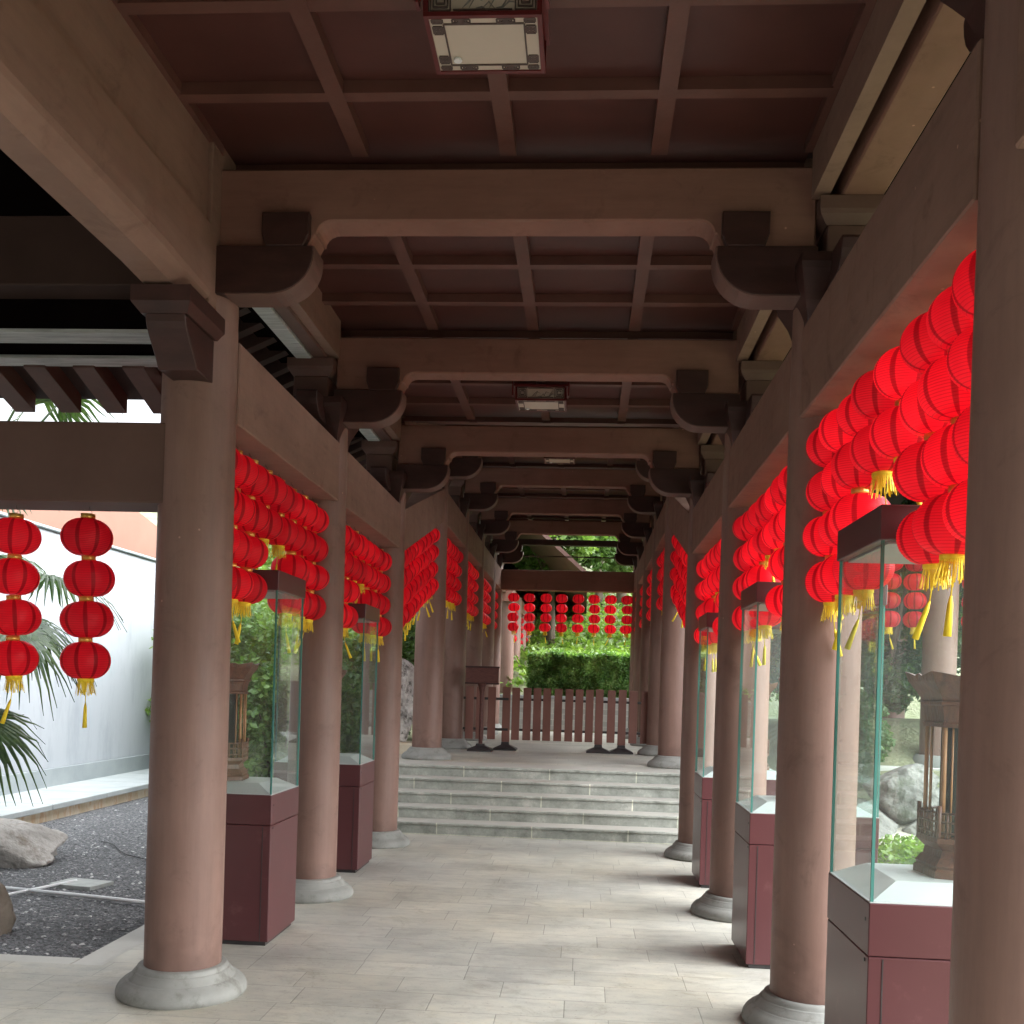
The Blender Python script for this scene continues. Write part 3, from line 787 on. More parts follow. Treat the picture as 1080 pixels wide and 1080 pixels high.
# gravel yard on the left
mb = MB(); n = 40
mb.add([(-5.45,5.142,-.03),(-2.434,5.142,-.03),(-2.434,15.5,-.025),(-5.45,15.5,-.025)], [(0,1,2,3)])
gv = mb.build('gravel_yard', M['gravel']); tag(gv, kind='structure')
mb = MB(); mb.box(-2.62,-2.434,5.142,11.5,-.2,-.012,.006); kb = mb.build('kerb_strip', M['pad']); tag(kb, kind='structure')
mb = MB(); mb.box(-5.5,-2.624,5.142,5.30,-.2,-.014,.006); kb = mb.build('kerb_strip', M['pad']); tag(kb, kind='structure')
def pebbles(name, mat, cnt, seed, smin, smax):
    R_ = random.Random(seed); mb = MB()
    for _ in range(cnt):
        y = 5.22 + (R_.random()**1.6)*7.5; x = R_.uniform(-5.35, -2.60) + (.10 if R_.random() < .04 else 0)
        s = R_.uniform(smin, smax); a = R_.random()*PI
        ca, sa = math.cos(a), math.sin(a); sx, sy, sz = s, s*R_.uniform(.5,.9), s*R_.uniform(.3,.6)
        pts = []
        for dx, dy, dz in ((-1,-.4,0),(-.3,-1,0),(.8,-.7,0),(1,.3,0),(.2,1,0),(-.8,.7,0),(-.5,-.3,1),(.4,-.4,1),(.3,.5,1)):
            px, py = dx*sx*R_.uniform(.8,1.1), dy*sy*R_.uniform(.8,1.1)
            pts.append((x + px*ca - py*sa, y + px*sa + py*ca, -.030 + dz*sz))
        mb.add(pts, [(0,1,7,6),(1,2,7),(2,3,7),(3,8,7),(3,4,8),(4,5,8),(5,6,8),(5,0,6),(6,7,8)])
    o = mb.build(name, mat); tag(o, kind='stuff'); return o
o = pebbles('dark_gravel', M['pebble_dark'], 14000, 1, .007, .018); tag(o, 'loose dark grey gravel chips covering the side yard', 'gravel')
o = pebbles('pale_gravel', M['pebble_light'], 700, 2, .008, .022); tag(o, 'scattered pale stone chips among the dark gravel', 'gravel')

# ------------------------------------------------------------------ left wall
WL = empty('garden_wall', (-5.9, 10, 0), 'long white rendered garden wall with grey plinth and pale ledge beyond the gravel', 'wall')
def wbuild(mb, name, mat):
    for k in range(len(mb.v)):
        x_, y_, z_ = mb.v[k]; mb.v[k] = (x_+5.9, y_-10, z_)
    return mb.build(name, mat, WL)
mb = MB(); mb.box(-6.6,-6.3,-3,19.5,.36,3.16); wbuild(mb, 'wall_face', M['whitewall'])
mb = MB(); mb.box(-6.62,-6.27,-3,19.5,.0,.357,.004); wbuild(mb, 'plinth', M['plinth'])
mb = MB()
y = -3
while y < 19.5:
    mb.box(-6.28,-5.40,y+.003,y+1.197,.085,.145,.006); y += 1.2
wbuild(mb, 'ledge', M['curb'])
mb = MB(); mb.box(-6.28,-5.44,-3,19.5,-.2,.083); wbuild(mb, 'ledge_riser', M['curbside'])
mb = MB(); mb.box(-6.64,-6.26,-3,19.5,3.162,3.20,.01); wbuild(mb, 'coping', M['plinth'])
o = MB(); o.prism([(-3,3.0),(19.5,3.0),(19.5,3.3),(18,3.70),(16.6,3.94),(15.5,4.12),(13.4,4.46),(-3,4.5)], -7.4, -7.1, 'x')
o = o.build('salmon_building', M['pinkwall']); tag(o, 'salmon pink building wall rising behind the white garden wall', 'building')

# ------------------------------------------------------------------ stones, pipe, plate
mb = MB(); mb.rock((-4.95,7.90,.10), (.86,.44,.27), 3, 5, .22)
tag(mb.build('rock', M['palerock']), 'long pale grey rock lying on the gravel at left', 'rock')
mb = MB(); mb.rock((-3.47,5.75,.06), (.20,.19,.27), 5, 4, .25)
tag(mb.build('rock', M['brownrock']), 'upright brown rock at the left edge in front of the long pale rock', 'rock')
mb = MB(); mb.tube([(-4.6,6.97,0),(-3.4,6.74,-.002),(-2.5,6.52,0)], .014, 8)
tag(mb.build('pipe', M['white_plastic']), 'thin white pipe lying straight across the gravel', 'pipe')
mb = MB(); mb.tube([(-3.62,7.20,.0),(-3.78,6.75,.0),(-3.95,6.25,0)], .010, 8)
tag(mb.build('pipe', M['white_plastic']), 'short white pipe running from the cover plate under the long pipe', 'pipe')
mb = MB(); mb.prism([(-3.76,7.06),(-3.42,7.00),(-3.36,7.24),(-3.70,7.30)], -.03, .0, 'z', .003)
tag(mb.build('cover_plate', M['plate']), 'square pale cover plate set in the gravel behind the pipe', 'plate')
mb = MB(); pts = [(-4.3+.1*k, 9.0-.11*k+.05*math.sin(k), -.012) for k in range(19)]; mb.tube(pts, .005, 6)
tag(mb.build('cable', M['cable']), 'black cable trailing over the gravel', 'cable')

# ------------------------------------------------------------------ foliage
def leaves(mb, pts, size, rnd, up_bias=.3):
    for p in pts:
        s = size*rnd.uniform(.6, 1.35)
        d = Vector((rnd.gauss(0,1), rnd.gauss(0,1), rnd.gauss(0,.7))).normalized()
        n_ = Vector((rnd.gauss(0,1), rnd.gauss(0,1), abs(rnd.gauss(0,1))+up_bias)).normalized()
        w = d.cross(n_)
        if w.length < 1e-3: continue
        w.normalize(); w *= s*.32
        p = Vector(p); a = p - d*s*.5; b_ = p + d*s*.5; c = p + n_*s*.08
        mb.add([a, c+w, b_, c-w], [(0,1,2),(0,2,3)])
def crown_points(rnd, n, r, clumps):
    cs = []
    for _ in range(clumps):
        d = Vector((rnd.gauss(0,1), rnd.gauss(0,1), rnd.gauss(0,.8)+.15)).normalized()*rnd.uniform(.35,1)**.6
        cs.append((Vector((d.x*r[0], d.y*r[1], d.z*r[2])), rnd.uniform(.22,.40)))
    pts = []
    for _ in range(n):
        c, k = rnd.choice(cs)
        q = Vector((rnd.gauss(0,1), rnd.gauss(0,1), rnd.gauss(0,.8)))
        q = q.normalized()*rnd.random()**.35*k*min(r)*1.05
        pts.append(c + q)
    return pts
def tree_meshes(seed, h, r, n, mat, leaf):
    R_ = random.Random(seed)
    mb = MB()
    top = h*.80
    mb.tube([(0,0,-.5),(.03*h*R_.uniform(-1,1),0,top*.4),(.05*h*R_.uniform(-1,1),.02*h,top)], .030*h, 8, taper=[1.2,.8,.3])
    for k in range(7):
        a = R_.random()*2*PI; z = top*R_.uniform(.45,.9)
        mb.tube([(0,0,z),(math.cos(a)*r[0]*.4, math.sin(a)*r[1]*.4, z+.12*h),(math.cos(a)*r[0]*.75, math.sin(a)*r[1]*.75, z+.22*h)], .012*h, 6, taper=[1,.6,.2])
    t = mb.build('trunk', M['bark'], data_only=True)
    mb = MB(); leaves(mb, [p + Vector((0,0,h*.72)) for p in crown_points(R_, n, r, 44)], leaf, R_)
    return t, mb.build('crown', mat, data_only=True)
TM = [tree_meshes(11, 6, (2.3,2.3,2.0), 6500, M['leaf'], .26), tree_meshes(12, 7, (2.0,2.0,2.6), 6500, M['leafdark'], .25),
      tree_meshes(13, 5, (2.2,2.2,1.6), 6000, M['leafpale'], .24)]
def tree(x, y, kind, label, sc=1, z=None, rz=0):
    t = empty('tree', (x, y, terr(x, y) if z is None else z), label, 'tree', 'trees growing on the garden slope', rz)
    t.scale = (sc, sc, sc)
    child('trunk', TM[kind][0], t); child('crown', TM[kind][1], t)
trees = [(-1.0,29.5,0,.72,'mid green tree just behind the hedge, left of its middle'),(1.9,30.5,2,.75,'pale tree just behind the hedge toward its right end'),(.4,36,0,.8,'green tree between the two trees behind the hedge'),(3.0,27.5,0,.6,'small green tree right of the far opening'),
 (-6.3,30,1,.9,'dark tree on the slope behind the far lanterns, left of the others'),
 (1.2,36,0,1.0,'green tree high on the slope straight behind the lantern strings'),
 (-1.5,40,2,1.1,'pale green tree at the top of the slope behind the gallery roof'),
 (3.6,31,2,.95,'pale green tree on the slope beyond the right end of the hedge'),
 (4.6,40,1,1.1,'dark tree at the top right of the slope behind the walkway'),
 (-7.6,25,0,.8,'green tree past the left columns behind the white wall end'),
 (-5.3,24,0,.85,'green tree seen between the second and third left columns'),
 (5.8,15.5,1,.85,'dark tree behind the right-hand gallery seen through the near glass case'),
 (8.2,17.5,0,.9,'green tree to the right of the dark one behind the right-hand gallery'),
 (4.4,20,2,.85,'pale tree beyond the right columns near the upper walkway'),
 (9.5,12.5,1,1.0,'dark tree at the far right behind the garden rocks'),
 (0.3,46,1,1.3,'tall dark tree crowning the hill in the distance'),
 (-4.5,50,0,1.3,'tall green tree crowning the hill above the gallery'),
 (5.5,52,0,1.3,'tall green tree on the hilltop at the right')]
for k, (x, y, kd, sc, lb) in enumerate(trees): tree(x, y, kd, lb, sc, rz=k*1.3)

def bush(x, y, r, n, mat, leaf, label, seed, name='shrub', z=None):
    R_ = random.Random(seed)
    z0 = terr(x, y) if z is None else z
    t = empty(name, (x, y, z0), label, 'shrub')
    mb = MB(); leaves(mb, [p + Vector((0,0,r[2]*.85)) for p in crown_points(R_, n, r, 46)], leaf, R_); mb.build('foliage', mat, t)
    mb = MB()
    for k in range(5):
        a = R_.random()*6.28; mb.tube([(0,0,-.1),(math.cos(a)*r[0]*.3,math.sin(a)*r[1]*.3,r[2]*.7),(math.cos(a)*r[0]*.6,math.sin(a)*r[1]*.6,r[2]*1.3)], .02, 6, taper=[1,.7,.3])
    mb.build('stem', M['bark'], t)
bush(-4.0,13.2,(1.0,.9,1.25),9000,M['leaf'],.10,'bushy green shrub seen behind the first left glass case',21)
bush(-4.2,15.6,(1.2,1.0,1.5),8000,M['leafpale'],.11,'pale green shrub behind the second left glass case',22)
bush(-5.0,14.6,(1.1,.9,1.9),9000,M['leafpale'],.11,'tall pale bush near the wall, seen through the first left case',33)
bush(-3.1,14.6,(.7,.7,1.3),6000,M['leaf'],.09,'tall green shrub behind the pale scholar rock',23)
bush(-5.2,17.8,(1.4,1.2,2.1),8000,M['leafpale'],.13,'tall pale shrub at the end of the white wall',24)
bush(-3.6,18.5,(1.1,1.1,1.7),7000,M['leafdark'],.12,'dark shrub beyond the scholar rock between left columns',25)
bush(2.55,10.6,(.5,.4,.7),6000,M['leafdark'],.07,'small dark bush on the rocks just right of the steps',43)
bush(3.3,11.9,(.9,.6,1.5),9000,M['leafdark'],.09,'dark bush rising behind the rock bank at right',44)
bush(3.1,12.6,(.8,.7,1.0),6000,M['leafdark'],.09,'dark shrub just left of the near gallery column on the right side',26)
bush(4.6,9.9,(.5,.5,.4),4000,M['leaf'],.07,'low green shrub among the rocks on the right side',27)
bush(5.4,13.6,(1.5,.9,1.6),12000,M['leafdark'],.11,'large dark bush behind the garden gallery columns at right',29)
bush(3.6,15.2,(1.6,1.0,2.0),12000,M['leafdark'],.13,'tall dark bush filling the gap left of the garden gallery',30)
bush(2.9,17.5,(.9,.9,1.4),6000,M['leaf'],.11,'green shrub outside the right columns of the upper walkway',28)
mb = MB(); mb.rock((-3.05,10.3,.2),(.34,.3,.28),8,3,.25); tag(mb.build('rock', M['curbside']), 'rounded buff rock seen through the first left glass case', 'rock')

# hedge behind the far stone wall
HG = empty('hedge', (.25, 22.2, 1.2), 'thick clipped green hedge above the stone wall at the end of the walkway', 'hedge')
R_ = random.Random(5); pts = []
for _ in range(26000):
    x = R_.uniform(-1.45, 1.45); y = R_.uniform(-.55,.55); z = R_.uniform(-.1, .98)
    k = R_.random()
    if k < .5: y = -.55 + abs(R_.gauss(0,.05))
    elif k < .85: z = .95 + R_.gauss(0,.05) + .04*math.sin(x*5)
    z += .05*noise.noise(Vector((x*2.2, y*2, z*2)))
    y += .10*noise.noise(Vector((x*2.7, 3, z*2.7)))
    pts.append(Vector((x, y, z)))
mb = MB(); leaves(mb, pts, .10, R_); mb.build('foliage', M['hedge'], HG)
mb = MB()
for k in range(9): mb.tube([(-1.2+.3*k,0,-.4),(-1.2+.3*k+R_.uniform(-.1,.1),.05,.6)], .025, 6)
mb.build('stem', M['bark'], HG)
# low stone wall beyond the last frame
SW = empty('stone_wall', (-.1,21.2,0), 'low grey coursed stone wall behind the picket fence', 'wall')
mb = MB(); mb.box(-2.6,2.1,0,.22,.3,1.26); mb.build('wall_face', M['brick'], SW)
mb = MB(); mb.box(-2.65,2.15,-.03,.26,1.263,1.325,.008); mb.build('coping', M['curb'], SW)

# light meadow brush on the slope (stuff)
R_ = random.Random(77); mb = MB(); pts = []
for _ in range(16000):
    x = R_.uniform(-6, 7); y = 22.8 + R_.random()*15
    pts.append(Vector((x, y, terr(x, y) + R_.random()*.35)))
leaves(mb, pts, .20, R_)
tag(mb.build('ground_cover', M['grass'] ), 'bright green ground cover over the slope behind the hedge', 'ground cover', kind='stuff')
R_ = random.Random(78); mb = MB(); pts = []
for _ in range(16000):
    x = R_.uniform(1.75, 5.5); y = R_.uniform(4.5, 8.8)
    pts.append(Vector((x, y, terr(x,y) + R_.random()*.12)))
leaves(mb, pts, .07, R_)
tag(mb.build('lawn', M['grass']), 'short green lawn plants beside the right of the walkway', 'lawn', kind='stuff')
mb = MB(); gx = [1.9+.3*k for k in range(22)]; gy = [8.75,9.0,9.3,9.6]
mb.add([(x, y, terr(x,y)+.012) for y in gy for x in gx], [(j*22+i, j*22+i+1, (j+1)*22+i+1, (j+1)*22+i) for j in range(3) for i in range(21)], True)
tag(mb.build('garden_path', M['soil']), kind='structure')
# rock bank on the right
rk = [(2.55,9.6,.32,.40,.36,.42,31),(3.2,9.5,.28,.36,.34,.40,32),(3.85,9.55,.36,.40,.38,.48,33),(4.6,9.5,.3,.44,.36,.40,34),(3.0,9.75,.72,.40,.34,.30,35),(3.95,9.9,.8,.45,.36,.28,36),(5.4,9.6,.4,.5,.4,.5,37),(2.2,9.9,.55,.3,.3,.42,38)]
names_r = ['leftmost grey rock of the lower bank on the right side','grey rock low in the bank beside the leftmost one','broad grey rock in the middle of the right bank','grey rock right of the middle of the right bank','flat rock lying on top of the bank left of the gallery column','flat rock directly below the near gallery column','large rock at the far right of the bank','tall rock at the back left corner of the bank']
for (x,y,z,a,b_,c,sd), lb in zip(rk, names_r):
    mb = MB(); mb.rock((x,y,z-.1),(a,b_,c),sd,4,.3); tag(mb.build('rock', M['rock']), lb, 'rock', 'rocks of the garden bank on the right')

# fan palm at left
PALM = empty('fan_palm', (-5.05, 7.9, -.03), 'fan palm with drooping spiky leaves in front of the white wall', 'palm')
def frond(origin, azim, elev, L, R, seed, droop=.5):
    r = random.Random(seed)
    d = Vector((math.cos(azim)*math.cos(elev), math.sin(azim)*math.cos(elev), math.sin(elev)))
    o = Vector(origin); side = d.cross(Vector((0,0,1))).normalized(); upv = side.cross(d).normalized()
    mb = MB()
    stem = [o + d*L*t - Vector((0,0,.25*L*t*t)) for t in (0,.35,.7,1)]
    mb.tube(stem, .012, 6, taper=[1.3,1,.8,.6])
    h = stem[-1]; dd = (stem[-1]-stem[-2]).normalized(); side = dd.cross(Vector((0,0,1))).normalized(); upv = side.cross(dd).normalized()
    nb = 30
    for k in range(nb):
        a = (k/(nb-1)-.5)*rad(235)
        l = R*(1 - .28*abs(a)/2.0)*r.uniform(.85,1.08)
        u = (dd*math.cos(a) + side*math.sin(a)).normalized()
        w = u.cross(upv).normalized()
        prev = None; segs = 6; vs = []; fs = []
        for s in range(segs+1):
            t = s/segs
            p = h + u*l*t + upv*(.10*math.sin(t*3)*l) - Vector((0,0,1))*droop*l*t**2.4*(.6+.4*r.random())
            wd = .020*(1 if t < .55 else (1-(t-.55)/.47)) * (.25+min(1,t*3)*.75)
            vs += [p - w*wd, p + upv*.006, p + w*wd]
        for s in range(segs):
            b0 = 3*s; fs += [(b0,b0+1,b0+4,b0+3),(b0+1,b0+2,b0+5,b0+4)]
        mb.add(vs, fs)
    o2 = mb.build('frond', M['palm'], PALM)
    return o2
mb = MB(); mb.tube([(0,0,-.1),(.02,0,.5),(.03,0,1.0),(.02,.01,1.7),(0,.02,2.15),(0,.02,2.35),(0,.02,2.5)], .10, 12, taper=[1.25,1,1.05,1.1,1.35,1.0,.3]); mb.build('trunk', M['bark'], PALM)
fr = [(0,0,2.2,-.35,-.12,.75,.62),(0,0,2.3,.5,.25,.7,.6),(0,0,2.35,1.6,.5,.6,.6),(0,0,2.35,2.8,.4,.7,.6),(0,0,2.35,-2.2,.3,.7,.6),(0,0,2.4,3.1,1.1,.9,.6),(0,0,2.4,-2.7,.8,.8,.6),(0,0,2.4,2.2,.9,.8,.6),(0,0,2.4,-1.7,.6,.8,.6),(0,0,2.1,-.75,-.75,1.0,.62),(0,0,2.4,-.5,.95,1.35,.66),(0,0,2.4,.9,1.1,.9,.6),(0,0,2.4,-.05,1.12,1.95,.7),(0,0,2.4,-.4,1.15,2.05,.7),(0,0,2.3,-.55,-.25,.95,.62)]
for k, (a,b_,c,az,el,L,R2) in enumerate(fr): frond((a,b_,c), az, el, L, R2, 50+k, .55)

# ------------------------------------------------------------------ lanterns
def lantern_body(r=.118, h=.173):
    prof = []
    nz = 63
    for k in range(nz+1):
        t = -1 + 2*k/nz
        base = (1-abs(t)**2.0)**.5 if abs(t) < 1 else 0
        rr = .030 + (r-.030)*base
        rib = .0011*math.cos(2*PI*(t*h/2)/.0082)
        prof.append((rr + (rib if abs(t) < .97 else 0), t*h/2))
    mb = MB()
    mb.lathe(prof, 36, cap=False)
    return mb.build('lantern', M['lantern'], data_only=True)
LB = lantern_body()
def collar_mesh():
    mb = MB()
    mb.lathe([(.030,.083),(.0335,.084),(.0335,.110),(.029,.111)], 20)
    return mb.build('collar', M['gold'], data_only=True)
LC = collar_mesh()
def fringe_mesh(seed):
    R_ = random.Random(seed); mb = MB()
    mb.lathe([(.034,-.078),(.040,-.082),(.040,-.098),(.034,-.10)], 20)
    for k in range(46):
        a = 2*PI*k/46; l = R_.uniform(.050,.072)
        r0, r1 = .037, .046 + R_.uniform(-.008,.008)
        a2 = a + R_.uniform(-.12,.12)
        da = .05
        mb.add([(r0*math.cos(a-da),r0*math.sin(a-da),-.098),(r0*math.cos(a+da),r0*math.sin(a+da),-.098),(r1*math.cos(a2+da*.8),r1*math.sin(a2+da*.8),-.098-l),(r1*math.cos(a2-da*.8),r1*math.sin(a2-da*.8),-.098-l)], [(0,1,2,3)])
    return mb.build('tassel_fringe', M['tassel'], data_only=True)
LF = [fringe_mesh(s) for s in (1,2)]
def tail_mesh(dx, dy):
    mb = MB()
    mb.tube([(0,0,-.09),(dx*.3,dy*.3,-.20)], .0022, 5)
    mb.tube([(dx*.3,dy*.3,-.20),(dx*.45,dy*.45,-.225),(dx,dy,-.315)], .010, 7, taper=[.35,.8,1.15])
    return mb.build('tassel_tail', M['tassel'], data_only=True)
LT = [tail_mesh(0,0), tail_mesh(-.055,-.04), tail_mesh(-.035,-.02), tail_mesh(-.07,.02)]
def hook_mesh():
    mb = MB()
    pts = [(0,0,.0),(0,0,-.010),(.011,0,-.020),(.013,0,-.030),(.002,0,-.038),(-.008,0,-.032),(-.006,0,-.045),(0,0,-.056)]
    mb.tube(pts, .0016, 5)
    return mb.build('hook', M['wire'], data_only=True)
LH = hook_mesh()
SP = .1965
ORD = ['first','second','third','fourth','fifth','sixth','seventh','eighth','ninth','tenth','eleventh','twelfth']
NUM = {1:'one',2:'two',3:'three',4:'four'}
def lantern_string(x, y, ztop, n, label, group, detail=True, k=0, drop=.05):
    t = empty('lantern_string', (x, y, ztop), label, 'lantern string', group)
    R_ = random.Random(int(x*977+y*131))
    if detail: child('hook', LH, t, (0,0,.0), rz=R_.uniform(-.4,.4))
    for j in range(n):
        zc = -.098 - drop - SP*j
        sx = R_.uniform(-.010,.010); sy = R_.uniform(-.008,.008)
        q = R_.uniform(.955,1.035)
        o = child('lantern', LB, t, (sx, sy, zc), rz=R_.uniform(0,6.28), scale=(q,q,R_.uniform(.97,1.03)))
        o.rotation_euler[0] = R_.uniform(-.08,.08); o.rotation_euler[1] = R_.uniform(-.06,.06)
        if detail: child('collar', LC, o)
        if j == n-1:
            child('tassel_fringe', LF[k % 2], o); child('tassel_tail', LT[(k*7+int(y*3)) % 4], o)
    return t
def bay_strings(x, i, side, bayname, over_case, nstr=8, off=.26, detail=True, rise=(0,0)):
    ya, yb = YF[i], YF[i+1]
    pitch = .257 if nstr == 8 else (yb-ya-.55)/(nstr-1)
    grp = 'lantern strings under the %s beam, %s bay' % (side, bayname)
    for k in range(nstr):
        y = ya + off + pitch*k
        n = 4
        if over_case and k in (3,4): n = 2
        if over_case and k == 2: y -= .05 if ya < 3 else .03
        t_ = (y-ya-.12)/(yb-ya-.24)
        z = HB + rise[0] + (rise[1]-rise[0])*t_
        lab = 'string of %s red lanterns, %s from the near column, %s bay, %s row' % (NUM[n], ORD[k], bayname, side)
        lantern_string(x, y, z, n, lab, grp, detail, k)
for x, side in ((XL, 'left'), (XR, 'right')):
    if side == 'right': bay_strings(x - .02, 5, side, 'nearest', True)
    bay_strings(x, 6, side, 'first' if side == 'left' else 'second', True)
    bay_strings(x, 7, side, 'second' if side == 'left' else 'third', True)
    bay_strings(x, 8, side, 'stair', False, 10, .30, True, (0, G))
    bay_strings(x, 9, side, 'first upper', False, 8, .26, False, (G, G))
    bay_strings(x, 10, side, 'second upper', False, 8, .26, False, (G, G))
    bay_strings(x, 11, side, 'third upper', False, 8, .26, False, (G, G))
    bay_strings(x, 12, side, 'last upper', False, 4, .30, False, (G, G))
# two strings by the side passage
lantern_string(-2.393, 4.78, 2.299, 4, 'string of four red lanterns hanging alone beside the first left column', 'lantern strings over the side passage', True, 0)
lantern_string(-2.757, 4.78, 2.299, 4, 'string of four red lanterns at the very left edge of the picture', 'lantern strings over the side passage', True, 1)
for k in range(8):
    x = -1.46 + k*.323
    lantern_string(x, 20.6, HB+G, 4, 'red lantern string under the far lintel, %s of eight from the left' % ORD[k], 'lantern strings under the far lintel', False, k, .05)

# ------------------------------------------------------------------ display cases
def case_meshes():
    WX = .345; W2 = .275; d = {}
    mb = MB()
    mb.box(-WX,WX,-W2,W2,.680,.848,.003)
    mb.box(-WX+.0015,WX-.0015,-W2+.0015,W2-.0015,.025,.677,.003)
    d['cabinet'] = mb
    mb = MB()  # door seam & plinth
    mb.box(-WX+.02,WX-.02,-W2+.02,W2-.02,0,.024); d['foot'] = mb
    sm = []
    for sy in (-1,1):
        for x0 in (-WX+.045, WX-.049):
            mb = MB(); mb.box(x0,x0+.004,sy*(W2-.0012),sy*(W2+.0006),.03,.672); sm.append(mb)
    d['seam'] = sm
    mb = MB()
    # white deck with sloped sides (low truncated pyramid)
    a, b_ = W2-.012, W2-.10; A, B = WX-.012, WX-.11
    z0, z1 = .8495, .905
    mb.box(-WX+.002,WX-.002,-W2+.002,W2-.002,.8485,.852)
    vs = [(-A,-a,z0+.003),(A,-a,z0+.003),(A,a,z0+.003),(-A,a,z0+.003),(-B,-b_,z1),(B,-b_,z1),(B,b_,z1),(-B,b_,z1)]
    mb.add(vs, [(4,5,6,7),(0,1,5,4),(1,2,6,5),(2,3,7,6),(3,0,4,7)]); d['deck'] = mb
    g = W2 - .012; h = WX - .012; zt = 2.0; th = .008
    mbs = []
    for k in range(4):
        mb = MB()
        if k == 0: mb.add([(-h,-g,.853),(h,-g,.853),(h,-g,zt),(-h,-g,zt)], [(0,1,2,3)])
        if k == 1: mb.add([(h,-g,.853),(h,g,.853),(h,g,zt),(h,-g,zt)], [(0,1,2,3)])
        if k == 2: mb.add([(h,g,.853),(-h,g,.853),(-h,g,zt),(h,g,zt)], [(0,1,2,3)])
        if k == 3: mb.add([(-h,g,.853),(-h,-g,.853),(-h,-g,zt),(-h,g,zt)], [(0,1,2,3)])
        mbs.append(mb)
    d['glass'] = mbs
    ed = []
    for sx in (-1,1):
        for sy in (-1,1):
            x0, y0 = sx*h, sy*g
            mb = MB(); mb.box(x0-sx*.0015, x0+sx*.008, y0-sy*.0015, y0+sy*.008, .852, zt); ed.append(mb)
    d['edge'] = ed
    mb = MB(); c = W2 + .004
    mb.box(-WX-.004,WX+.004,-c,c,1.998,2.11,.003); d['cap'] = mb
    mb = MB(); mb.box(-WX+.03,WX-.03,-c+.03,c-.03,1.990,1.9975); d['tray'] = mb
    out_ = {}
    for k, v, mt in (('cabinet',None,'case'),('foot',None,'metal'),('deck',None,'deck'),('cap',None,'case_cap'),('tray',None,'deckgrey')):
        out_[k] = d[k].build(k, M[mt], data_only=True)
    out_['glass'] = [q.build('glass_pane', M['glass'], data_only=True) for q in d['glass']]
    out_['edge'] = [q.build('glass_edge', M['glassedge'], data_only=True) for q in d['edge']]
    out_['seam'] = [q.build('door_seam', M['metal'], data_only=True) for q in d['seam']]
    return out_
CM = case_meshes()
mb = MB(); mb.add([(.0012*s_, .006*math.cos(a), .006*math.sin(a)) for s_ in (-1,1) for a in [k*PI/6 for k in range(12)]], [tuple(range(12))[::-1], tuple(range(12,24))] + [(k,(k+1)%12,12+(k+1)%12,12+k) for k in range(12)])
LOCK = mb.build('lock', M['metal'], data_only=True)
def case(x, y, label):
    t = empty('display_case', (x, y, 0), label, 'display case', 'glass display cases on maroon pedestals')
    c = child('pedestal', CM['cabinet'], t); child('foot', CM['foot'], c); 
    for q in CM['seam']: child('door_seam', q, c)
    for sx in (-1, 1):
        for z in (.79, .66): child('lock', LOCK, c, (sx*.3452, -.235, z))
    child('display_deck', CM['deck'], t)
    for k in range(4): child('glass_pane', CM['glass'][k], t)
    for q in CM['edge']: child('glass_edge', q, t)
    c2 = child('case_cap', CM['cap'], t); child('cap_soffit', CM['tray'], c2)
    return t
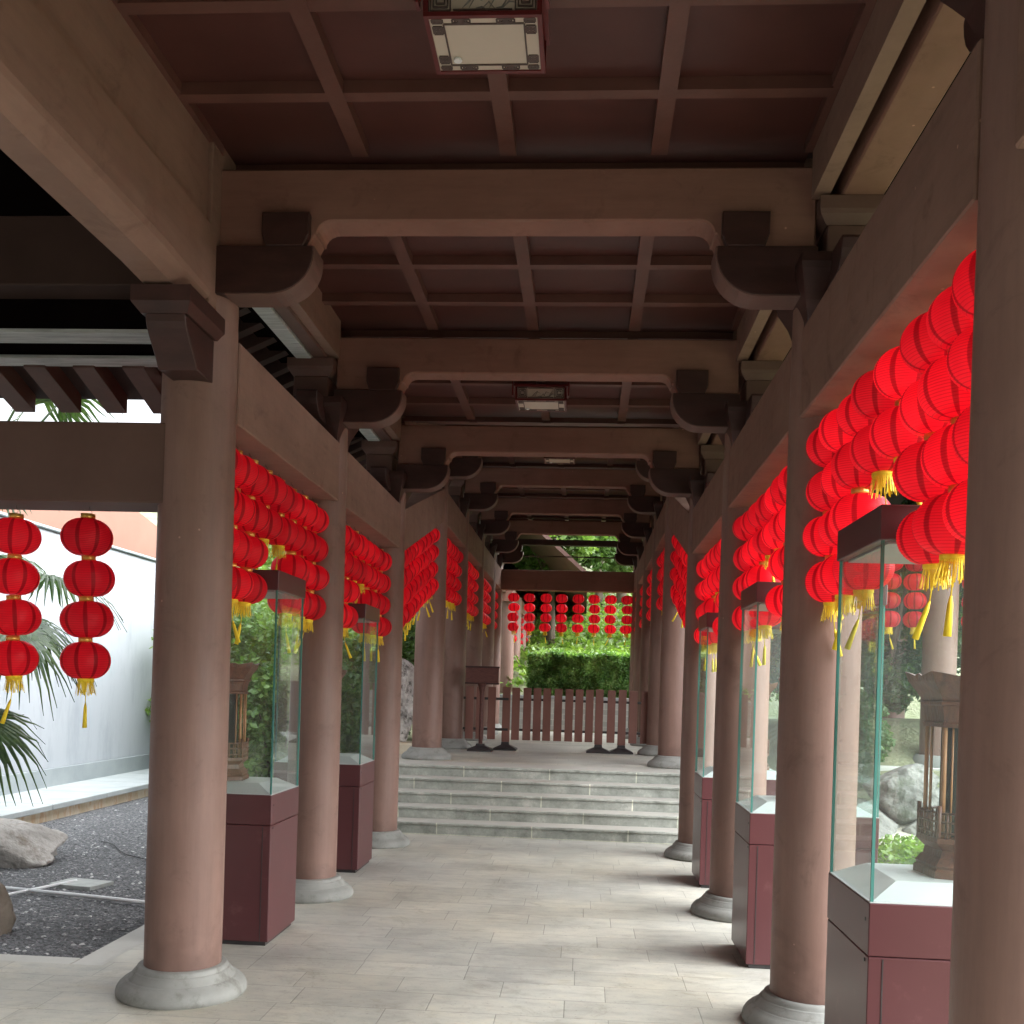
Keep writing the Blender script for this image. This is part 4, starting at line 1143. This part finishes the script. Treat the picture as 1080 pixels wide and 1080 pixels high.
# carved hexagonal palace lantern shown inside
def palace_meshes():
    o = {}
    H = 6
    mb = MB(); rot = PI/6
    mb.lathe([(.165,0),(.165,.022),(.155,.03),(.160,.04),(.142,.062),(.135,.066),(.13,.09),(.150,.108),(.158,.116),(.158,.132),(.12,.134)], H, smooth=False, rot=rot)
    o['pedestal'] = mb.build('carved_base', M['wood'], data_only=True)
    mb = MB()
    for k in range(6):
        a = rot + k*PI/3; b_ = a + PI/3; r = .150
        p, q = Vector((r*math.cos(a), r*math.sin(a), 0)), Vector((r*math.cos(b_), r*math.sin(b_), 0))
        for z in (.150,.185,.215):
            mb.tube([p+Vector((0,0,z)), q+Vector((0,0,z))], .0045, 5)
        for t in range(7):
            c = p.lerp(q, t/6); mb.tube([c+Vector((0,0,.132)), c+Vector((0,0,.218 if t else .24))], .0045 if t else .008, 5)
    o['rail'] = mb.build('railing', M['wood'], data_only=True)
    mb = MB()
    for k in range(6):
        a = rot + k*PI/3; r = .132
        mb.tube([(r*math.cos(a), r*math.sin(a), .132), (r*math.cos(a), r*math.sin(a), .53)], .0075, 8)
        for da in (.16, -.16):
            r2 = .118; mb.tube([(r2*math.cos(a+da), r2*math.sin(a+da), .132), (r2*math.cos(a+da), r2*math.sin(a+da), .53)], .0035, 6)
    o['post'] = mb.build('posts', M['woodlight'], data_only=True)
    mb = MB(); mb.lathe([(.088,.132),(.088,.53)], H, smooth=False, rot=rot); o['core'] = mb.build('glass_core', M['darkglass'], data_only=True)
    mb = MB()
    mb.lathe([(.10,.50),(.145,.502),(.148,.515),(.140,.52),(.146,.56),(.150,.572),(.158,.578),(.158,.588),(.10,.59)], H, smooth=False, rot=rot)
    o['cornice'] = mb.build('cornice', M['wood'], data_only=True)
    # flared crown with scalloped rim
    vs = []; fs = []; seg = 48
    def rad_hex(a): 
        b_ = ((a-rot) % (PI/3)) - PI/6; return math.cos(PI/6)/math.cos(b_)
    for ring, (r, z) in enumerate([(.150,.588),(.172,.62),(.200,.655),(.212,.668)]):
        for i in range(seg):
            a = 2*PI*i/seg + rot; hx = rad_hex(a)
            sc_ = .014*abs(math.sin(9*(a-rot))) + (.020*max(0,(hx-.93))/.07) if ring == 3 else 0
            vs.append((r*hx*math.cos(a), r*hx*math.sin(a), z + sc_))
    for k in range(3):
        for i in range(seg):
            j = (i+1) % seg; fs.append((k*seg+i,k*seg+j,(k+1)*seg+j,(k+1)*seg+i))
    # inner skin
    n0 = len(vs)
    for ring, (r, z) in enumerate([(.205,.668),(.165,.62)]):
        for i in range(seg):
            a = 2*PI*i/seg + rot; hx = rad_hex(a); sc_ = (.014*abs(math.sin(9*(a-rot))) + (.020*max(0,(hx-.93))/.07)) if ring == 0 else 0
            vs.append((r*hx*math.cos(a), r*hx*math.sin(a), z + sc_))
    for i in range(seg):
        j = (i+1) % seg; fs.append((3*seg+i,3*seg+j,n0+j,n0+i)); fs.append((n0+i,n0+j,n0+seg+j,n0+seg+i))
    fs.append(tuple(n0+seg+i for i in range(seg)))
    mb = MB(); mb.add(vs, fs); o['crown'] = mb.build('flared_crown', M['wood'], data_only=True)
    return o
PM = palace_meshes()
def palace(x, y, label, rz=0):
    t = empty('palace_lantern', (x, y, .905), label, 'carved lantern', 'carved wooden palace lanterns in the cases', rz)
    b_ = child('carved_base', PM['pedestal'], t); child('railing', PM['rail'], b_)
    child('posts', PM['post'], t); child('glass_core', PM['core'], t); child('cornice', PM['cornice'], t); child('flared_crown', PM['crown'], t)
CX_L, CX_R = -1.724-.345, .921+.345
for x, y, nm, w in ((CX_L, 5.92, 'standing between the first and second left columns', 'first left'), (CX_L, 8.21, 'standing between the second and third left columns', 'second left'),
               (CX_R, 3.60, 'at the near right between the two closest columns', 'near right'), (CX_R, 5.95, 'standing between the second and third right columns', 'second right'), (CX_R, 8.22, 'farthest on the right side before the steps', 'third right')):
    case(x, y, 'glass display case on a maroon pedestal ' + nm)
    palace(x + (.045 if x > 0 else -.045), y, 'carved hexagonal wooden palace lantern inside the %s glass case' % w, .12)

# ------------------------------------------------------------------ ceiling lamps
def ceiling_lamp(y, g, label):
    z = 3.745 + g; x0 = -.41
    t = empty('ceiling_lamp', (x0, y, z), label, 'ceiling lamp', 'red framed ceiling lamps')
    hx, hy, h = .20, .165, .125
    mb = MB()
    fw = .016
    for sx in (-1,1):
        mb.box(sx*hx, sx*(hx-fw), -hy, hy, 0, fw); 
        mb.box(sx*(hx+.012), sx*(hx-fw), -hy-.012, hy+.012, h-fw, h)
        for sy in (-1,1): mb.box(sx*hx+sx*.001, sx*(hx-fw), sy*(hy+.001), sy*(hy-fw), fw, h-fw)
    for sy in (-1,1):
        mb.box(-hx+fw, hx-fw, sy*hy, sy*(hy-fw), .0005, fw-.0005); mb.box(-hx+fw, hx-fw, sy*(hy+.012), sy*(hy-fw), h-fw+.0005, h-.0005)
    # projecting end boards
    for sx in (-1,1): mb.box(sx*(hx+.013), sx*(hx+.025), -hy-.03, -hy+.02, .03, h+.02)
    mb.box(-.02,.02,-.02,.02,h-.001,3.972+g-z)
    mb.build('frame', M['lampred'], t)
    mb = MB(); mb.box(-hx+fw, hx-fw, -hy+fw, hy-fw, .006, h-.02); mb.build('diffuser', M['lampcream'], t)
    mb = MB()
    # bottom fretwork: an inner frame and corner scroll squares
    ix, iy = hx-.062, hy-.050
    zb = .002
    def bar(x0_,x1_,y0_,y1_): mb.box(x0_,x1_,y0_,y1_, zb, .0058)
    for s in (-1,1):
        bar(-ix,ix,s*iy-.003,s*iy+.003); bar(s*ix-.003,s*ix+.003,-iy+.0031,iy-.0031)
    def scroll(cx, cy, a, b2):
        for k in range(3):
            f_ = 1-.33*k
            w_ = .0032
            for s in (-1,1):
                mb.box(cx-a*f_, cx+a*f_, cy+s*b2*f_-w_, cy+s*b2*f_+w_, zb+.0002*k, .0056)
                mb.box(cx+s*a*f_-w_, cx+s*a*f_+w_, cy-b2*f_+w_, cy+b2*f_-w_, zb+.0002*k, .0056)
        mb.box(cx-.004,cx+.004,cy-.004,cy+.004,zb,.0056)
    for sx in (-1,1):
        for sy in (-1,1):
            scroll(sx*(ix+.022), sy*(iy-.032), .016, .020)
            scroll(sx*(ix+.020), sy*(iy+.016), .018, .010)
            scroll(sx*(ix-.062), sy*(iy+.016), .030, .010)
    # front fret
    yf = -hy+.006
    for sx in (-1,1):
        for k in range(3):
            a = .034-.010*k; b2 = (h/2-.024)-.012*k
            cx = sx*(hx-fw-.040)
            for s in (-1,1):
                mb.box(cx-a,cx+a,yf,yf+.006+.0004*k,h/2+s*b2-.0022,h/2+s*b2+.0022); mb.box(cx+s*a-.0022,cx+s*a+.0022,yf,yf+.0062+.0004*k,h/2-b2,h/2+b2)
    mb.box(-hx+.10,hx-.10,yf,yf+.006,.024,.028); mb.box(-hx+.10,hx-.10,yf,yf+.006,h-.030,h-.026)
    mb.build('fretwork', M['fret'], t)
    mb = MB()
    for k in range(7):
        a0 = -.07+.023*k; mb.tube([(a0,yf+.008,.035),(a0+.02,yf+.008,.055+.02*math.sin(k*2.1)),(a0+.045,yf+.008,.05+.03*math.cos(k*1.3))], .0035, 5, taper=[.3,1,.2])
    mb.build('ink_painting', M['ink'], t)
    mb = MB(); mb.lathe([(.014,-.004),(.016,0.0),(.012,.006)], 16, c=(-.112,.080,0)); mb.build('sensor', M['white_plastic'], t)
ceiling_lamp(3.60, 0, 'red framed ceiling lamp with cream panel, nearest one at the top of the picture')
ceiling_lamp(8.22, 0, 'red framed ceiling lamp with cream panel, the middle one above the cases')
ceiling_lamp(13.4, G, 'red framed ceiling lamp, the farthest and smallest one over the upper walkway')

# ------------------------------------------------------------------ fence, gate, sign
FY = 14.42
xs_p = [482.5,494.8,506,518.4,533.8,543.9,555.9,566.6,577,588.9,600.6,611.3,622.3,632.7,645.6,657.2,668.9,681.2]
X0p, X1p = -1.765, .862
def fx(u): return X0p + (X1p-X0p)*(u-482.5)/(681.2-482.5)
def fyy(x): return FY + (x-X0p)*.07
def fence_part(idx, name, label, cat, posts=(), stand=True):
    us = [fx(xs_p[k]) for k in idx]
    xm = sum(us)/len(us)
    t = empty(name, (xm, fyy(xm), P), label, cat, 'brown picket barriers across the walkway')
    for k in range(len(us)):
        mb = MB(); x = us[k]-xm; y = fyy(us[k])-fyy(xm)
        post = k in posts
        w = .056
        mb.box(x-w, x+w, y-.012, y+.012, .145 if not post else .115, .885 if not post else .895, .004)
        mb.build('picket', M['fence'], t)
    mb = MB()
    for z in (.27,.70):
        a, b_ = us[0]-xm-.03, us[-1]-xm+.03
        mb.prism([(a, z), (b_, z), (b_, z+.035), (a, z+.035)], .0125, .030, 'y')
    mb.build('rail', M['metal'], t)
    for k in posts:
        mb = MB(); x = us[k]-xm; y = fyy(us[k])-fyy(xm)
        def r4(z, h): return [(x-h,y-h,z),(x+h,y-h,z),(x+h,y+h,z),(x-h,y+h,z)]
        vs = []; fs = []
        lv = [(0,.165),(.022,.165),(.03,.155),(.075,.06),(.085,.055),(.115,.052)]
        for z, h in lv: vs += r4(z, h)
        for q in range(len(lv)-1):
            for i in range(4):
                j = (i+1) % 4; fs.append((4*q+i,4*q+j,4*q+4+j,4*q+4+i))
        fs.append((4*len(lv)-4,4*len(lv)-3,4*len(lv)-2,4*len(lv)-1)); mb.add(vs, fs)
        mb.build('foot', M['metal'], t)
fence_part(range(0,5), 'picket_fence', 'brown picket fence section at the left beside the sign stand', 'fence', posts=(4,))
fence_part(range(5,9), 'gate_leaf', 'left leaf of the brown picket gate in the middle', 'gate')
fence_part(range(9,13), 'gate_leaf', 'right leaf of the brown picket gate in the middle', 'gate')
fence_part(range(13,18), 'picket_fence', 'brown picket fence section at the right against the column', 'fence', posts=(0,2))

SG = empty('sign_stand', (-1.40, 14.08, P), 'dark wooden sign board on a post with pyramid foot, in front of the fence', 'sign stand')
mb = MB(); mb.box(-.225,.225,-.03,.03,.93,1.155,.006); b_ = mb.build('sign_board', M['signwood'], SG)
mb = MB()
for s in (-1,1): mb.box(-.235,.235,-.038,.038,1.04+s*.112-.012,1.04+s*.112+.012,.004)
mb.build('board_frame', M['dark'], b_)
mb = MB(); mb.lathe([(.028,.1),(.026,.75),(.03,.80),(.045,.85),(.05,.88),(.07,.92),(.075,.93)], 16); mb.build('post', M['signwood'], SG)
mb = MB(); vs = []; fs = []
lv = [(0,.165),(.022,.165),(.03,.155),(.075,.06),(.1,.055)]
for z, h in lv: vs += [(-h,-h,z),(h,-h,z),(h,h,z),(-h,h,z)]
for q in range(4):
    for i in range(4):
        j = (i+1) % 4; fs.append((4*q+i,4*q+j,4*q+4+j,4*q+4+i))
fs.append((16,17,18,19)); mb.add(vs, fs); mb.build('foot', M['metal'], SG)

# pale scholar rock outside the left row
SR = empty('scholar_rock', (-2.42, 13.15, .5), 'tall pale pitted scholar rock on a plinth half hidden behind a left column', 'scholar rock')
bm = bmesh.new(); bmesh.ops.create_icosphere(bm, subdivisions=5, radius=1)
for v in bm.verts:
    n1 = noise.noise(v.co*1.6+Vector((3,1,2))); n2 = abs(noise.noise(v.co*4.0)); n3 = noise.noise(v.co*9)
    k = 1 + .30*n1 - .35*n2 + .06*n3
    z = v.co.z
    w = .36*(1 - .45*max(0, z)) * (1 - .25*max(0, -z))
    v.co = Vector((v.co.x*w*k + .05*math.sin(z*4), v.co.y*w*.8*k, (z*.62*(1+.12*n1)) + .80))
mb = MB(); mb.addbm(bm, True); mb.build('stone', M['carved'], SR)
mb = MB(); mb.box(-.30,.42,-.25,.25,-.1,.24,.02); mb.build('plinth', M['curbside'], SR)

# ------------------------------------------------------------------ galleries beyond
GL = empty('far_gallery', (-2.9, 32, 1.2), 'distant lantern-hung gallery running on beyond the hedge at left', 'gallery')
def glb(mb, nm, mt):
    for k in range(len(mb.v)):
        a, b_, c = mb.v[k]; mb.v[k] = (a+2.9, b_-32, c-1.2)
    return mb.build(nm, mt, GL)
k = 0; y = 23.2
colm = MB(); colm.lathe([(.17,0),(.17,2.6)], 20); colm = colm.build('column', M['column'], data_only=True)
while y < 44:
    for x in (-1.78, -4.3): child('column', colm, GL, (x+2.9, y-32, -.1))
    y += 2.3
mb = MB(); mb.box(-1.90,-1.66,22.9,44,3.40,3.72); glb(mb, 'tie_beam', M['cross'])
mb = MB(); mb.box(-4.4,-4.2,22.9,44,3.40,3.72); glb(mb, 'tie_beam', M['cross'])
mb = MB(); mb.prism([(-3.05,6.6),(.0,3.95),(.0,4.05),(-3.05,6.75),(-5.0,4.05),(-5.0,3.95)], 22.6, 44, 'y'); glb(mb, 'roof_tiles', M['rafter'])
mb = MB(); mb.box(-4.3,-1.8,22.7,22.95,3.6,3.95); glb(mb, 'end_beam', M['beam'])
for k in range(14):
    lantern_string(-1.78, 23.8+k*1.2, 3.40, 4, 'tiny red lantern string in the distant gallery, %s from its near end' % (['first','second','third','fourth','fifth','sixth','seventh','eighth','ninth','tenth','eleventh','twelfth','thirteenth','fourteenth'][k]), 'lantern strings of the distant gallery', False, k)

GR = empty('garden_gallery', (5.2, 11.0, .8), 'second gallery across the garden on the right with pinkish columns and lanterns', 'gallery')
for x in (3.68, 6.2, 8.7):
    c = child('column', colm, GR, (x-5.2, 0, .0)); 
    mb = MB(); mb.lathe([(.27,-.1),(.27,.03),(.22,.10),(.2,.12)], 24); 
    child('column_base', mb.build('column_base', M['base'], data_only=True), c, (0,0,0))
mb = MB(); mb.box(-2.3,3.7,-.13,.13,2.28,2.6,.006); mb.build('tie_beam', M['cross'], GR)
mb = MB(); mb.prism([(-.9,2.75),(1.2,3.8),(3.3,2.75),(3.3,2.88),(1.2,3.95),(-.9,2.88)], -2.6, 4.0, 'x'); mb.build('roof_tiles', M['tile'], GR)
for x in (3.9, 6.3, 8.8): child('column', colm, GR, (x-5.2, 2.4, .0))
mb = MB(); mb.box(2.7,9.2,10.72,13.9,.3,.80,.01); tag(mb.build('gallery_floor', M['pad']), kind='structure')
for k, x in enumerate((3.15, 3.42, 4.0, 4.28, 4.56, 4.84)):
    lantern_string(x, 11.0, 3.06, 4, 'string of red lanterns on the garden gallery at right, %s from its left end' % ORD[k], 'lantern strings of the garden gallery', False, k)

# unseen dark wall added behind the viewpoint to block bright reflections in the glass
HL = empty('rear_reflection_block', (2, -14.5, 0), 'unseen dark brown wall added behind the viewpoint to darken glass reflections', 'building')
mb = MB(); mb.box(-12,14,-.3,.3,-.1,6.0); mb.build('wall', M['crossdark'], HL)
for k in range(9):
    mb = MB(); mb.box(-11+3*k,-9.2+3*k,.302,.36,.8,3.2); mb.build('block_panel', M['signwood'], HL)
mb = MB(); mb.prism([(-2.5,8.2),(1.8,5.6),(1.8,5.8),(-2.5,8.5)], -13, 15, 'x'); mb.build('roof', M['tile'], HL)
bush(5.0,-4,(1.5,1.2,1.7),8000,M['leafdark'],.13,'unseen dark bush added behind the viewpoint at right to darken glass reflections',41)  # unseen bushes added to keep bright sky out of the glass
bush(6.5,-9,(2.0,1.5,2.4),8000,M['leafdark'],.15,'large unseen bush added near the rear blocking wall to darken glass reflections',42)
# ------------------------------------------------------------------ light
SUN_EL, SUN_AZ = rad(37), rad(90)     # azimuth from +Y towards +X
w = bpy.data.worlds.new('World'); scene.world = w; w.use_nodes = True
nt = w.node_tree
for n in list(nt.nodes): nt.nodes.remove(n)
out = nt.nodes.new('ShaderNodeOutputWorld'); bg = nt.nodes.new('ShaderNodeBackground')
sky = nt.nodes.new('ShaderNodeTexSky'); sky.sky_type = 'NISHITA'; sky.sun_disc = False
sky.sun_elevation = SUN_EL; sky.sun_rotation = SUN_AZ; sky.air_density = 1.0; sky.dust_density = 2.5; sky.ozone_density = 1.0
# thin bright overcast veil over the clear-sky model
tc = nt.nodes.new('ShaderNodeTexCoord'); ns = N(nt, 'ShaderNodeTexNoise', Scale=2.2, Detail=5); nt.links.new(tc.outputs['Generated'], ns.inputs['Vector'])
cl = ramp(nt, ns.outputs[0], [(.3, (.80,.83,.87)), (.7, (1,1,1))])
veil = mixc(nt, cl, (VEIL:=42.0, VEIL*1.01, VEIL*1.03), 1.0, 'MULTIPLY')
# the haze is brighter towards the sun
dt = N(nt, 'ShaderNodeVectorMath', operation='DOT_PRODUCT'); nt.links.new(tc.outputs['Generated'], dt.inputs[0]); dt.inputs[1].default_value = (math.sin(SUN_AZ), math.cos(SUN_AZ), .15)
mr = N(nt, 'ShaderNodeMapRange'); mr.interpolation_type = 'SMOOTHSTEP'; mr.inputs['From Min'].default_value = -.5; mr.inputs['From Max'].default_value = 1; mr.inputs['To Min'].default_value = .26; mr.inputs['To Max'].default_value = 2.35
nt.links.new(dt.outputs['Value'], mr.inputs['Value'])
veil = mixc(nt, veil, mr.outputs[0], 1.0, 'MULTIPLY')
mix = mixc(nt, sky.outputs[0], veil, .88)
nt.links.new(mix, bg.inputs[0]); bg.inputs[1].default_value = .15
nt.links.new(bg.outputs[0], out.inputs[0])
sd = bpy.data.lights.new('Sun', 'SUN'); sd.energy = 3.3; sd.angle = rad(55); sd.color = (1,.95,.88)
so = bpy.data.objects.new('Sun', sd); COL.objects.link(so)
d = Vector((math.sin(SUN_AZ)*math.cos(SUN_EL), math.cos(SUN_AZ)*math.cos(SUN_EL), math.sin(SUN_EL)))
so.rotation_euler = d.to_track_quat('Z', 'Y').to_euler(); so.location = (6, 0, 12)

# ------------------------------------------------------------------ camera
f_, cyp, yaw, pitch, roll = 1084.6, 727.4, -.07, -.0033, .0304
cy_, sy_, cp_, sp_, cr_, sr_ = math.cos(yaw), math.sin(yaw), math.cos(pitch), math.sin(pitch), math.cos(roll), math.sin(roll)
Fv = Vector((sy_*cp_, cy_*cp_, sp_)); r_ = Vector((cy_, -sy_, 0)); u_ = r_.cross(Fv)
Rv = cr_*r_ + sr_*u_; Uv = -sr_*r_ + cr_*u_
cd = bpy.data.cameras.new('Camera'); co = bpy.data.objects.new('Camera', cd); COL.objects.link(co)
mat = Matrix((( Rv.x, Uv.x, -Fv.x, 0), (Rv.y, Uv.y, -Fv.y, 0), (Rv.z, Uv.z, -Fv.z, 1.5), (0,0,0,1)))
co.matrix_world = mat
cd.sensor_width = 36; cd.sensor_fit = 'HORIZONTAL'; cd.lens = f_/1080*36; cd.shift_y = (cyp-540)/1080
cd.clip_start = .05; cd.clip_end = 2000
scene.camera = co

scene.view_settings.view_transform = 'Standard'; scene.view_settings.look = 'None'; scene.view_settings.exposure = 0
scene.render.engine = 'CYCLES'
c = scene.cycles
c.use_denoising = True
try: c.denoiser = 'OPENIMAGEDENOISE'
except Exception: pass
c.max_bounces = 10; c.diffuse_bounces = 6; c.glossy_bounces = 4; c.transmission_bounces = 6; c.transparent_max_bounces = 24
c.sample_clamp_indirect = 6
c.use_adaptive_sampling = True; c.adaptive_threshold = .02
